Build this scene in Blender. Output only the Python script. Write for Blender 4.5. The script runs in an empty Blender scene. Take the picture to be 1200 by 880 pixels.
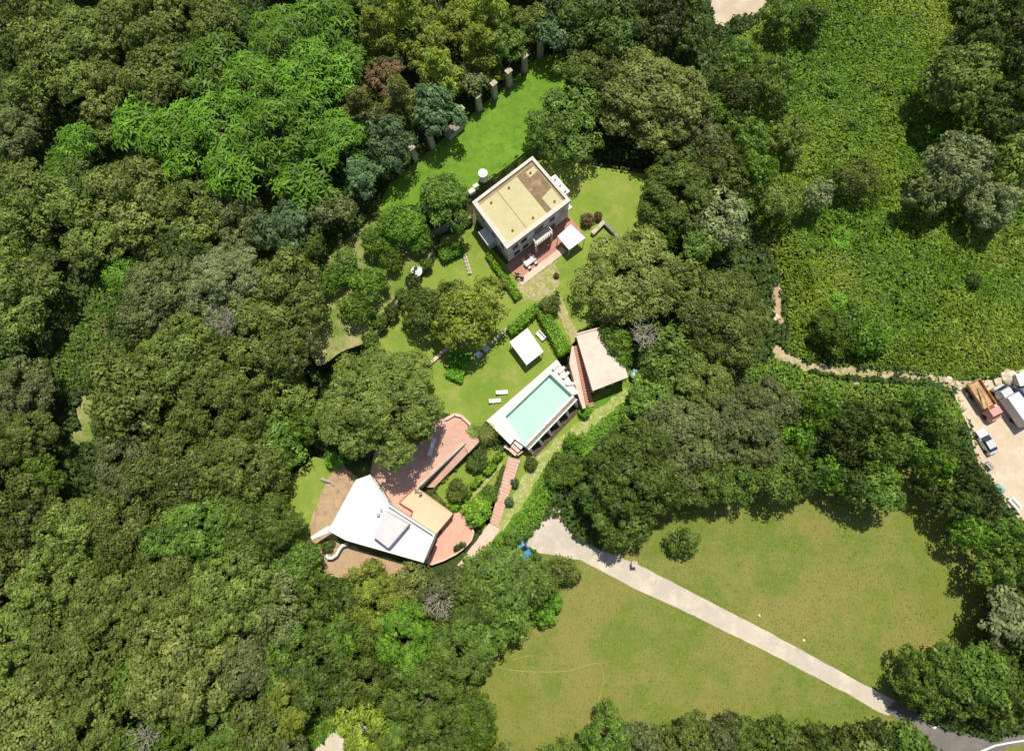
import bpy, math, random
import numpy as np
from mathutils import Vector, Matrix, geometry
R_ = random.Random(7); R2 = random.Random(5)
NP = np.random.default_rng(11)
SC = bpy.context.scene
COL = SC.collection
# ------------------------------------------------------------ camera
F, CX, CY, HC = 811.0, 600.0, 440.0, 116.0
NADIR = (625.0, 600.0)
vc = Vector(((NADIR[0]-CX)/F, -(NADIR[1]-CY)/F, -1)).normalized()
Q = vc.rotation_difference(Vector((0, 0, -1)))
RM = np.array(Q.to_matrix())
cam = bpy.data.cameras.new('camera'); cam.sensor_fit = 'HORIZONTAL'
cam.angle = 2*math.atan(600/F); cam.clip_start = 1; cam.clip_end = 8000
camo = bpy.data.objects.new('camera', cam); COL.objects.link(camo)
camo.location = (0, 0, HC); camo.rotation_mode = 'QUATERNION'; camo.rotation_quaternion = Q
SC.camera = camo
# ------------------------------------------------------------ light
ELEV = math.radians(68)
SH = Vector((-0.24, -0.97)).normalized()          # ground direction in which shadows fall (world x, y)
sd = Vector((SH.x*math.cos(ELEV), SH.y*math.cos(ELEV), -math.sin(ELEV)))
sl = bpy.data.lights.new('sun', 'SUN'); sl.energy = 4.6; sl.angle = math.radians(.53); sl.color = (1, .93, .80)
slo = bpy.data.objects.new('sun', sl); COL.objects.link(slo); slo.rotation_mode = 'QUATERNION'
slo.rotation_quaternion = sd.to_track_quat('-Z', 'Y')
W = bpy.data.worlds.new('World'); SC.world = W; W.use_nodes = True
nt = W.node_tree; bg = nt.nodes['Background']; sky = nt.nodes.new('ShaderNodeTexSky')
sky.sky_type = 'NISHITA'; sky.sun_disc = False; sky.sun_elevation = ELEV
sky.sun_rotation = math.atan2(-SH.x, -SH.y); sky.air_density = 1.0; sky.dust_density = 1.5
nt.links.new(sky.outputs[0], bg.inputs[0]); bg.inputs[1].default_value = 0.092
SC.view_settings.view_transform = 'Standard'; SC.view_settings.look = 'None'
SC.view_settings.exposure = 0.1; SC.view_settings.gamma = 1

# ------------------------------------------------------------ pixel of the photo -> point of the place
def P(px, py, z=0.0):
    d = RM @ np.array(((px-CX)/F, -(py-CY)/F, -1.0))
    t = (z-HC)/d[2]
    return Vector((d[0]*t, d[1]*t, z))
def PP(pts, z=0.0): return [P(a, b, z) for a, b in pts]
def project(x, y, z):
    v = RM.T @ np.array((x, y, z-HC)); return CX+F*v[0]/-v[2], CY-F*v[1]/-v[2]

# ------------------------------------------------------------ terrain
def poly_dist(X, Y, poly):
    """signed distance, negative inside; X, Y arrays"""
    d = np.full(X.shape, 1e9); ins = np.zeros(X.shape, bool); n = len(poly)
    for i in range(n):
        ax, ay = poly[i][0], poly[i][1]; bx, by = poly[(i+1) % n][0], poly[(i+1) % n][1]
        ex, ey = bx-ax, by-ay; L = ex*ex+ey*ey+1e-9
        t = np.clip(((X-ax)*ex+(Y-ay)*ey)/L, 0, 1)
        d = np.minimum(d, np.hypot(X-ax-t*ex, Y-ay-t*ey))
        c = ((ay > Y) != (by > Y)) & (X < (bx-ax)*(Y-ay)/((by-ay) if by != ay else 1e-9)+ax)
        ins ^= c
    return np.where(ins, -d, d)
T1PX = [(432, 402), (458, 366), (480, 336), (508, 298), (512, 276), (553, 262), (556, 236), (622, 184), (665, 190), (765, 205), (760, 270),
        (722, 320), (700, 378), (672, 394), (653, 421), (570, 493), (556, 503), (539, 514), (484, 564), (482, 575), (520, 602),
        (498, 650), (470, 664), (375, 680), (345, 630), (372, 560), (395, 520), (410, 470)]
T3PX = [(424, 402), (452, 366), (474, 336), (503, 298), (508, 268), (548, 256), (546, 234), (619, 176), (640, 172), (700, 60), (620, 20), (380, 180), (340, 320), (350, 420)]
T1 = [p.to_tuple() for p in PP(T1PX, 3)]
T3 = [p.to_tuple() for p in PP(T3PX, 5)]
def hgt(X, Y):
    X = np.asarray(X, float); Y = np.asarray(Y, float)
    s = (-(X+28)*.62+(Y-20)*.78)/30+.1
    s = np.clip(s, 0, 1); base = 5*s*s*(3-2*s)
    base = base + .35*np.sin(X*.09+1)*np.sin(Y*.11)*np.clip(s*2, 0, 1)
    w1 = np.clip(1-poly_dist(X, Y, T1)/.8, 0, 1); h = base*(1-w1)+3*w1
    w3 = np.clip(1-poly_dist(X, Y, T3)/.8, 0, 1); h = h*(1-w3)+5*w3
    return h
def h1(x, y): return float(hgt(np.array([x]), np.array([y]))[0])
def PG(px, py, off=0.0):
    z = 2.
    for _ in range(6):
        p = P(px, py, z+off); z = .4*z+.6*h1(p.x, p.y)
    p = P(px, py, z+off); return Vector((p.x, p.y, h1(p.x, p.y)))

# ------------------------------------------------------------ materials
MT = {}
def nodes(name):
    m = bpy.data.materials.new(name); m.use_nodes = True
    t = m.node_tree; b = t.nodes['Principled BSDF']; MT[name] = m
    b.inputs['Specular IOR Level'].default_value = .3
    return m, t, b
def noise(t, scale, detail=4, rough=.6, vec=None):
    n = t.nodes.new('ShaderNodeTexNoise'); n.inputs['Scale'].default_value = scale
    n.inputs['Detail'].default_value = detail; n.inputs['Roughness'].default_value = rough
    if vec is not None: t.links.new(vec, n.inputs['Vector'])
    return n
def ramp(t, fac, stops):
    r = t.nodes.new('ShaderNodeValToRGB'); e = r.color_ramp.elements
    while len(e) < len(stops): e.new(.5)
    for k, (p, c) in enumerate(stops): e[k].position = p; e[k].color = (*c, 1)
    t.links.new(fac, r.inputs[0]); return r
def mixc(t, fac, a, b, mode='MIX'):
    m = t.nodes.new('ShaderNodeMix'); m.data_type = 'RGBA'; m.blend_type = mode
    for s, v in ((m.inputs[0], fac), (m.inputs[6], a), (m.inputs[7], b)):
        if hasattr(v, 'links'): t.links.new(v, s)
        elif isinstance(v, tuple): s.default_value = (*v, 1)
        else: s.default_value = v
    return m.outputs[2]
def mapr(t, val, a, b, c, d):
    m = t.nodes.new('ShaderNodeMapRange')
    for k, v in enumerate((a, b, c, d)): m.inputs[k+1].default_value = v
    t.links.new(val, m.inputs[0]); return m.outputs[0]
def bump(t, b, h, strength, dist=.05):
    n = t.nodes.new('ShaderNodeBump'); n.inputs['Strength'].default_value = strength; n.inputs['Distance'].default_value = dist
    t.links.new(h, n.inputs['Height']); t.links.new(n.outputs[0], b.inputs['Normal'])
def solid(name, c, rough=.75, var=.12, scale=1.5, metal=0, dirt=None, dscale=.35, dlo=.5, dhi=.75):
    """plain surface with fine grain and optional shaped stains"""
    m, t, b = nodes(name); tc = t.nodes.new('ShaderNodeTexCoord').outputs['Object']
    n = noise(t, scale, 6, .65, tc)
    lo = tuple(v*(1-var*1.5) for v in c); hi = tuple(min(v*(1+var), .92) for v in c)
    col = ramp(t, n.outputs[0], [(.3, lo), (.7, hi)]).outputs[0]
    if dirt:
        n2 = noise(t, dscale, 7, .7, tc)
        col = mixc(t, mapr(t, n2.outputs[0], dlo, dhi, 0, 1), col, dirt)
    t.links.new(col, b.inputs['Base Color']); b.inputs['Roughness'].default_value = rough; b.inputs['Metallic'].default_value = metal
    n3 = noise(t, scale*8, 3, .6, tc); bump(t, b, n3.outputs[0], .3, .02)
    return m
def multi(name, layers, rough=.9, bs=6, bd=.08, bstr=.6):
    """base colour then (scale, lo, hi, colour[, amount]) noise patches"""
    m, t, b = nodes(name); tc = t.nodes.new('ShaderNodeTexCoord').outputs['Object']
    col = layers[0]
    for k, L in enumerate(layers[1:]):
        mp = t.nodes.new('ShaderNodeMapping'); mp.inputs['Location'].default_value = (k*17.3, k*9.1, 0)
        t.links.new(tc, mp.inputs[0]); n = noise(t, L[0], 7, .68, mp.outputs[0])
        col = mixc(t, mapr(t, n.outputs[0], L[1], L[2], 0, L[4] if len(L) > 4 else 1), col, L[3])
    t.links.new(col, b.inputs['Base Color']); b.inputs['Roughness'].default_value = rough
    n = noise(t, bs, 6, .75, tc); bump(t, b, n.outputs[0], bstr, bd); return m
def leafmat(name, c, c2=None, tr=.32, obvar=.3, wide=None):
    c2 = c2 or tuple(v*.6 for v in c)
    m, t, b = nodes(name); tc = t.nodes.new('ShaderNodeTexCoord').outputs['Object']
    n = noise(t, .55, 5, .7, tc)
    col = ramp(t, n.outputs[0], [(.36, c2), (.6, c)]).outputs[0]
    if wide:
        n9 = noise(t, .045, 5, .7, tc); col = mixc(t, mapr(t, n9.outputs[0], .44, .6, 0, .75), col, wide)
    at = t.nodes.new('ShaderNodeAttribute'); at.attribute_name = 'tint'
    col = mixc(t, 1., col, mapr2(t, at.outputs['Fac'], .55, 1.5), 'MULTIPLY')
    oi = t.nodes.new('ShaderNodeObjectInfo')
    col = mixc(t, 1., col, mapr2(t, oi.outputs['Random'], 1-obvar, 1+obvar), 'MULTIPLY')
    hs = t.nodes.new('ShaderNodeHueSaturation'); t.links.new(mapr(t, oi.outputs['Random'], 0, 1, .495, .512), hs.inputs['Hue'])
    t.links.new(col, hs.inputs['Color']); col = hs.outputs[0]
    t.links.new(col, b.inputs['Base Color']); b.inputs['Roughness'].default_value = .5
    tb = t.nodes.new('ShaderNodeBsdfTranslucent'); t.links.new(mixc(t, 1., col, (1.0, 1.25, .5), 'MULTIPLY'), tb.inputs[0])
    mx = t.nodes.new('ShaderNodeMixShader'); mx.inputs[0].default_value = tr
    t.links.new(b.outputs[0], mx.inputs[1]); t.links.new(tb.outputs[0], mx.inputs[2])
    t.links.new(mx.outputs[0], t.nodes['Material Output'].inputs[0]); return m
def mapr2(t, val, c, d):
    v = mapr(t, val, 0, 1, c, d); k = t.nodes.new('ShaderNodeCombineColor')
    for q in range(3): t.links.new(v, k.inputs[q])
    return k.outputs[0]

leafmat('leaf_olive', (.185, .24, .045), (.105, .145, .026))
leafmat('leaf_olivegold', (.24, .262, .062), (.13, .165, .034))
leafmat('leaf_greyolive', (.19, .225, .075), (.105, .135, .04))
leafmat('leaf_mid', (.155, .235, .034), (.08, .135, .02))
leafmat('leaf_bright', (.145, .25, .02), (.08, .155, .014))
leafmat('leaf_dark', (.1, .155, .026), (.052, .085, .015))
leafmat('leaf_yellow', (.28, .33, .04), (.15, .21, .024))
leafmat('leaf_lime', (.2, .4, .03), (.12, .27, .02))
leafmat('leaf_feather', (.16, .31, .02), (.085, .18, .014))
leafmat('leaf_blue', (.135, .205, .08), (.068, .115, .045))
leafmat('leaf_pale', (.26, .3, .13), (.14, .18, .07))
leafmat('leaf_brown', (.21, .13, .065), (.13, .12, .04))
leafmat('leaf_dead', (.42, .34, .26), (.24, .2, .15), tr=.05)
leafmat('leaf_hedge', (.25, .4, .03), (.15, .28, .02), obvar=.12)
leafmat('leaf_vine', (.14, .265, .014), (.085, .18, .012), obvar=0, wide=(.235, .32, .026))
leafmat('leaf_tuft', (.19, .225, .032), (.14, .185, .025), obvar=0, tr=.1)
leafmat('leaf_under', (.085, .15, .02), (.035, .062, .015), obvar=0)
solid('shade_soil', (.1, .075, .05), .95, .3, 2)  # dark tone standing for the shade under the pool arcade
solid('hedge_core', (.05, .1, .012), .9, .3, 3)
solid('bark', (.16, .12, .085), .9, .3, 3)
solid('bark_pale', (.42, .37, .32), .9, .2, 3)
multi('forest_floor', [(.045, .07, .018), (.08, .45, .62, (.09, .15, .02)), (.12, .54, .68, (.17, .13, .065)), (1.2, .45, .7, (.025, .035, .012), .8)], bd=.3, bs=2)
multi('lawn_garden', [(.215, .3, .04), (.13, .46, .62, (.15, .25, .025)), (.3, .5, .66, (.33, .33, .085)), (1.6, .45, .75, (.24, .29, .06), .6), (7, .4, .7, (.13, .2, .025), .55)], bs=12)
multi('lawn_meadow', [(.17, .2, .026), (.035, .46, .54, (.115, .185, .016)), (.055, .49, .58, (.27, .225, .065), .9), (.16, .48, .62, (.27, .235, .08), .7), (.5, .5, .66, (.16, .21, .03), .6), (1.6, .45, .7, (.225, .235, .055), .6), (6, .42, .66, (.13, .165, .028), .7)], bs=10)
multi('grass_bright', [(.13, .245, .02), (.2, .42, .6, (.175, .3, .025)), (.8, .48, .68, (.075, .19, .012)), (5, .4, .7, (.09, .2, .012), .6)], bs=8, bd=.15)
multi('rough_grass', [(.16, .24, .035), (.14, .45, .6, (.42, .36, .17)), (.6, .5, .7, (.09, .17, .02)), (5, .4, .7, (.1, .15, .025), .6)], bs=8, bd=.15)
multi('bare_earth', [(.38, .25, .15), (.25, .4, .65, (.46, .33, .2)), (1.1, .5, .68, (.26, .18, .1)), (5, .45, .7, (.5, .4, .27), .6)], bs=9)
multi('dirt_grassy', [(.46, .36, .24), (.5, .46, .6, (.24, .26, .06)), (1.6, .5, .64, (.6, .5, .37)), (5, .45, .65, (.2, .22, .05), .5)], bs=9)
multi('bare_earth_grassy', [(.4, .34, .17), (.35, .45, .6, (.24, .28, .05)), (1.6, .48, .62, (.52, .44, .28)), (5, .45, .65, (.17, .22, .04), .7)], bs=9)
multi('pathstone', [(.36, .37, .14), (.5, .42, .56, (.26, .33, .06)), (1.8, .5, .62, (.55, .48, .32)), (4, .48, .6, (.2, .29, .045), .8)], bs=6)
multi('concrete_drive', [(.55, .48, .39), (.06, .45, .58, (.46, .41, .35)), (.3, .48, .62, (.62, .54, .43)), (1.2, .52, .72, (.4, .36, .29), .7), (8, .4, .7, (.5, .46, .38), .5)], bs=15, bd=.02)
multi('concrete_yard', [(.6, .5, .37), (.07, .45, .62, (.52, .42, .3)), (.5, .5, .7, (.66, .57, .44)), (3, .5, .7, (.45, .37, .27), .6)], bs=15, bd=.02)
multi('asphalt', [(.16, .15, .14), (.3, .45, .65, (.21, .19, .17)), (3, .5, .7, (.1, .1, .095), .7)], bs=20, bd=.02)
multi('paint_white', [(.75, .73, .68), (1.5, .55, .7, (.4, .38, .34), .8)], bs=20, bd=.01)
def brick(name, c1, c2, mort, sx=.25, sy=.12, big=None):
    m, t, b = nodes(name); tc = t.nodes.new('ShaderNodeTexCoord').outputs['Object']
    k = t.nodes.new('ShaderNodeTexBrick'); k.inputs['Scale'].default_value = 1
    k.inputs['Brick Width'].default_value = sx; k.inputs['Row Height'].default_value = sy; k.inputs['Mortar Size'].default_value = .012
    k.inputs['Color1'].default_value = (*c1, 1); k.inputs['Color2'].default_value = (*c2, 1); k.inputs['Mortar'].default_value = (*mort, 1)
    mp = t.nodes.new('ShaderNodeMapping'); mp.inputs['Rotation'].default_value = (0, 0, .72); t.links.new(tc, mp.inputs[0]); t.links.new(mp.outputs[0], k.inputs['Vector'])
    n = noise(t, .5, 6, .7, tc); col = mixc(t, mapr(t, n.outputs[0], .42, .7, 0, .75), k.outputs[0], big or c2)
    t.links.new(col, b.inputs['Base Color']); b.inputs['Roughness'].default_value = .85
    bump(t, b, k.outputs['Fac'], -.4, .01); return m
brick('brick_paving', (.5, .25, .19), (.58, .34, .26), (.5, .4, .33), .3, .15, (.64, .42, .33))
brick('brick_red', (.42, .16, .1), (.5, .24, .16), (.4, .3, .24), .25, .12, (.4, .2, .14))
brick('pink_tile', (.56, .32, .24), (.62, .36, .27), (.5, .32, .25), .5, .5, (.66, .4, .31))
solid('pink_stone', (.72, .5, .4), .8, .1, 2, dirt=(.5, .36, .28))
solid('peach_plaster', (.68, .48, .31), .8, .05, .8, dirt=(.6, .41, .26), dlo=.55, dhi=.85)
solid('pavilion_roof', (.68, .55, .46), .8, .06, 1, dirt=(.5, .38, .3), dlo=.52, dhi=.8)
solid('white_roof', (.66, .67, .69), .7, .03, .7, dirt=(.5, .51, .52), dlo=.56, dhi=.85, dscale=.5)
solid('white_wall', (.66, .65, .62), .8, .06, 1.5, dirt=(.5, .47, .41), dlo=.55, dhi=.85, dscale=.8)
solid('white_box', (.6, .555, .56), .8, .04, 1)
solid('white_deck', (.68, .66, .62), .75, .05, 2, dirt=(.66, .6, .54), dlo=.55, dhi=.85, dscale=.8)
solid('house_wall', (.74, .68, .63), .85, .07, 1.2, dirt=(.45, .38, .33), dlo=.5, dhi=.8, dscale=.8)
solid('house_trim', (.6, .565, .49), .85, .08, 1.5, dirt=(.44, .38, .3), dlo=.5, dhi=.8, dscale=.9)
solid('roof_cream', (.52, .475, .26), .85, .07, 1.2, dirt=(.45, .38, .21), dlo=.5, dhi=.78, dscale=.6)
solid('roof_stain', (.24, .17, .1), .9, .25, 1.2, dirt=(.46, .34, .18), dlo=.52, dhi=.7, dscale=.7)
solid('roof_gutter', (.32, .25, .14), .9, .15, 1.5)
solid('canvas_white', (.7, .69, .68), .7, .03, 2)
solid('stone_grey', (.27, .25, .2), .9, .25, 1.5, dirt=(.16, .17, .1), dlo=.45, dhi=.7, dscale=.8)
solid('stone_pale', (.52, .46, .36), .9, .2, 1.5, dirt=(.26, .25, .16), dlo=.5, dhi=.7, dscale=.8)
solid('rock', (.66, .56, .42), .9, .2, 2, dirt=(.4, .32, .22))
solid('wood_grey', (.3, .27, .23), .85, .2, 3)
solid('wood_tan', (.55, .38, .2), .8, .2, 2, dirt=(.34, .17, .08), dlo=.42, dhi=.6, dscale=1.1)
solid('metal_white', (.68, .68, .68), .5, .03, 2); solid('metal_grey', (.35, .36, .37), .5, .1, 3, metal=.4)
solid('metal_silver', (.62, .64, .66), .35, .04, 3, metal=.3); solid('rust_red', (.36, .1, .07), .7, .2, 3, dirt=(.2, .06, .04))
solid('cab_pink', (.66, .3, .26), .5, .06, 3); solid('car_blue', (.08, .3, .55), .35, .05, 3, metal=.2); solid('truck_blue', (.12, .15, .26), .5, .1, 3)
solid('rubber', (.03, .03, .03), .8, .1, 3); solid('teal', (.12, .42, .38), .6, .1, 3); solid('door_wood', (.22, .13, .08), .7, .2, 3)
solid('pot', (.2, .11, .08), .8, .2, 3); solid('hose', (.42, .44, .12), .5, .05, 3); solid('pool_tile', (.55, .68, .6), .4, .04, 1.2); solid('cushion_grey', (.58, .58, .56), .8, .05, 3)
solid('black_void', (.05, .045, .04), .9, .1, 2)
m, t, b = nodes('glass'); b.inputs['Base Color'].default_value = (.03, .045, .05, 1); b.inputs['Roughness'].default_value = .08; b.inputs['Specular IOR Level'].default_value = .6
m, t, b = nodes('water')
tr = t.nodes.new('ShaderNodeBsdfTransparent'); tr.inputs[0].default_value = (.9, .985, .95, 1)
gl = t.nodes.new('ShaderNodeBsdfGlossy'); gl.inputs['Roughness'].default_value = .03
fr = t.nodes.new('ShaderNodeFresnel'); fr.inputs[0].default_value = 1.33
n = noise(t, 1.2, 3, .5, t.nodes.new('ShaderNodeTexCoord').outputs['Object']); bu = t.nodes.new('ShaderNodeBump'); bu.inputs['Strength'].default_value = .15; bu.inputs['Distance'].default_value = .05
t.links.new(n.outputs[0], bu.inputs['Height'])
for nd in (gl, fr): t.links.new(bu.outputs[0], nd.inputs['Normal'])
mx = t.nodes.new('ShaderNodeMixShader'); t.links.new(fr.outputs[0], mx.inputs[0]); t.links.new(tr.outputs[0], mx.inputs[1]); t.links.new(gl.outputs[0], mx.inputs[2])
t.links.new(mx.outputs[0], t.nodes['Material Output'].inputs[0])

# ------------------------------------------------------------ object helpers
def tag(o, label=None, cat=None, group=None, kind=None):
    if label: o['label'] = label
    if cat: o['category'] = cat
    if group: o['group'] = group
    if kind: o['kind'] = kind
    return o
def empty(name, loc, label, cat, group=None, rz=0):
    o = bpy.data.objects.new(name, None); COL.objects.link(o); o.location = loc; o.rotation_euler = (0, 0, rz)
    o.empty_display_size = .2
    return tag(o, label, cat, group)
def link(name, me, parent=None, mat=None):
    o = bpy.data.objects.new(name, me); COL.objects.link(o); o.parent = parent
    if mat and not me.materials: me.materials.append(MT[mat])
    return o
class MB:
    def __init__(s): s.v = []; s.f = []
    def add(s, vs, fs):
        b = len(s.v); s.v += [tuple(v) for v in vs]; s.f += [tuple(i+b for i in f) for f in fs]; return s
    def box(s, c, d, rz=0, taper=1):
        x, y, z = d[0]/2, d[1]/2, d[2]/2; C, S = math.cos(rz), math.sin(rz); vs = []
        for k in (-1, 1):
            q = taper if k > 0 else 1
            for a, b_ in ((-1, -1), (1, -1), (1, 1), (-1, 1)):
                X, Y = a*x*q, b_*y*q; vs.append((c[0]+X*C-Y*S, c[1]+X*S+Y*C, c[2]+k*z))
        return s.add(vs, [(3, 2, 1, 0), (4, 5, 6, 7), (0, 1, 5, 4), (1, 2, 6, 5), (2, 3, 7, 6), (3, 0, 4, 7)])
    def prism(s, poly, z0, z1, top=None):
        n = len(poly); A = sum(poly[i][0]*poly[(i+1) % n][1]-poly[(i+1) % n][0]*poly[i][1] for i in range(n))
        top = top or poly
        if A < 0: poly = poly[::-1]; top = top[::-1]
        zz = lambda z, k: z[k] if isinstance(z, (list, tuple)) else z
        vs = [(p[0], p[1], z0) for p in poly]+[(p[0], p[1], z1) for p in top]
        return s.add(vs, [tuple(range(n-1, -1, -1)), tuple(range(n, 2*n))]+[(i, (i+1) % n, n+(i+1) % n, n+i) for i in range(n)])
    def wall(s, a, b, th, z0, z1, z0b=None, z1b=None):
        """vertical slab from a to b, centred on the line"""
        d = Vector((b[0]-a[0], b[1]-a[1])).normalized(); n = Vector((-d.y, d.x))*th/2
        z0b = z0 if z0b is None else z0b; z1b = z1 if z1b is None else z1b
        c = [(a[0]-n.x, a[1]-n.y), (b[0]-n.x, b[1]-n.y), (b[0]+n.x, b[1]+n.y), (a[0]+n.x, a[1]+n.y)]
        lo = (z0, z0b, z0b, z0); hi = (z1, z1b, z1b, z1)
        return s.add([(*c[i], lo[i]) for i in range(4)]+[(*c[i], hi[i]) for i in range(4)],
                     [(3, 2, 1, 0), (4, 5, 6, 7), (0, 1, 5, 4), (1, 2, 6, 5), (2, 3, 7, 6), (3, 0, 4, 7)])
    def cyl(s, c, r, z0, z1, n=12, r1=None):
        r1 = r if r1 is None else r1
        vs = [(c[0]+r*math.cos(2*math.pi*i/n), c[1]+r*math.sin(2*math.pi*i/n), z0) for i in range(n)]
        vs += [(c[0]+r1*math.cos(2*math.pi*i/n), c[1]+r1*math.sin(2*math.pi*i/n), z1) for i in range(n)]
        return s.add(vs, [tuple(range(n-1, -1, -1)), tuple(range(n, 2*n))]+[(i, (i+1) % n, n+(i+1) % n, n+i) for i in range(n)])
    def tube(s, pts, r, n=6, r1=None):
        pts = [Vector(p) for p in pts]; L = len(pts); r1 = r if r1 is None else r1; vs = []
        for i, p in enumerate(pts):
            d = (pts[min(i+1, L-1)]-pts[max(i-1, 0)]).normalized(); u = d.cross(Vector((.13, .3, 1)).normalized())
            if u.length < .05: u = d.cross(Vector((1, 0, 0)))
            u.normalize(); w = d.cross(u); rr = r+(r1-r)*i/(L-1)
            for k in range(n):
                a = 2*math.pi*k/n; vs.append(p+u*math.cos(a)*rr+w*math.sin(a)*rr)
        fs = [(i*n+k, i*n+(k+1) % n, (i+1)*n+(k+1) % n, (i+1)*n+k) for i in range(L-1) for k in range(n)]
        return s.add(vs, fs+[tuple(range(n-1, -1, -1)), tuple(range((L-1)*n, L*n))])
    def build(s, name, mat, parent=None, local=False, bevel=0, smooth=False):
        o = Vector((0, 0, 0)) if (local or parent is None) else root_loc(parent)
        me = bpy.data.meshes.new(name); me.from_pydata([(v[0]-o.x, v[1]-o.y, v[2]-o.z) for v in s.v], [], s.f); me.update()
        if smooth:
            me.polygons.foreach_set('use_smooth', [True]*len(me.polygons))
        ob = link(name, me, parent, mat)
        if bevel:
            md = ob.modifiers.new('bevel', 'BEVEL'); md.width = bevel; md.segments = 2; md.limit_method = 'ANGLE'
        return ob
def root_loc(p):
    v = Vector(p.location)
    while p.parent: p = p.parent; v = v+Vector(p.location)
    return v
def wobble(poly, amp, step, seed=0):
    r = random.Random(seed); out = []
    n = len(poly)
    for i in range(n):
        a = Vector(poly[i][:2]); b = Vector(poly[(i+1) % n][:2]); L = (b-a).length; k = max(1, int(L/step))
        nn = Vector((-(b-a).y, (b-a).x)).normalized()
        for j in range(k):
            w = 0 if amp == 0 else r.uniform(-amp, amp)
            out.append(a.lerp(b, j/k)+nn*w)
    return out
CLEAR = []
def sheet(name, px, z, mat, off=.03, step=1.5, amp=0, astep=1.2, clear=True, seed=1, label=None, drape=None):
    """ground sheet draped on the terrain (z None) or level at z"""
    if z is None: poly = [PG(a, b) for a, b in px]
    else: poly = PP(px, z)
    poly = wobble(poly, amp, astep, seed)
    if clear: CLEAR.append([tuple(p) for p in poly])
    xs = [p.x for p in poly]; ys = [p.y for p in poly]
    pts = [Vector((p.x, p.y)) for p in poly]; n = len(pts)
    if z is None:
        gx, gy = np.meshgrid(np.arange(min(xs), max(xs), step), np.arange(min(ys), max(ys), step*1.02))
        gx = gx.ravel()+.013; gy = gy.ravel()+.017; dd = poly_dist(gx, gy, [tuple(p) for p in poly])
        k = dd < -.3; pts += [Vector((a, b)) for a, b in zip(gx[k], gy[k])]
    v, e, f, *_ = geometry.delaunay_2d_cdt(pts, [], [list(range(n))], 1, 1e-4)
    X = np.array([p.x for p in v]); Y = np.array([p.y for p in v])
    Z = (hgt(X, Y) if z is None else np.full(len(X), float(z)))+off
    me = bpy.data.meshes.new(name); me.from_pydata(list(zip(X, Y, Z)), [], [tuple(q) for q in f]); me.update()
    fl = [q.normal.z < 0 for q in me.polygons]
    if any(fl): me.flip_normals()
    o = link(name, me, None, mat); tag(o, kind='structure')
    if label: o['label'] = label
    return o

# ------------------------------------------------------------ foliage meshes
def leafmesh(name, C, N, S, ratio=.6, spread=.5, along=None, tint=None):
    """a small rhomb per leaf: C centres, N normals, S half length"""
    n = len(C); N = N+NP.normal(0, spread, (n, 3)); N /= np.linalg.norm(N, axis=1)[:, None]+1e-9
    A = NP.normal(0, 1, (n, 3)) if along is None else along+NP.normal(0, .25, (n, 3))
    U = A-(A*N).sum(1)[:, None]*N; U /= np.linalg.norm(U, axis=1)[:, None]+1e-9
    V = np.cross(N, U); S = S[:, None]
    dr = N*S*.25
    v = np.stack([C-U*S, C-V*S*ratio-U*S*.1+dr, C+U*S, C+V*S*ratio-U*S*.1+dr], 1).reshape(-1, 3)
    me = bpy.data.meshes.new(name); me.vertices.add(4*n); me.vertices.foreach_set('co', v.ravel().astype(np.float32))
    me.loops.add(4*n); me.loops.foreach_set('vertex_index', np.arange(4*n, dtype=np.int32))
    me.polygons.add(n); me.polygons.foreach_set('loop_start', np.arange(0, 4*n, 4, dtype=np.int32))
    me.update(calc_edges=True)
    at = me.attributes.new('tint', 'FLOAT', 'FACE'); at.data.foreach_set('value', (NP.random(n) if tint is None else tint).astype(np.float32))
    return me
def sph(n, up=-.3):
    """n directions on the sphere with z above up"""
    i = np.arange(n)+.5; z = 1-(1-up)*i/n; a = i*2.39996+NP.random()*6
    r = np.sqrt(np.clip(1-z*z, 0, 1)); d = np.stack([r*np.cos(a), r*np.sin(a), z], 1)+NP.normal(0, .09, (n, 3))
    return d/np.linalg.norm(d, axis=1)[:, None]
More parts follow.
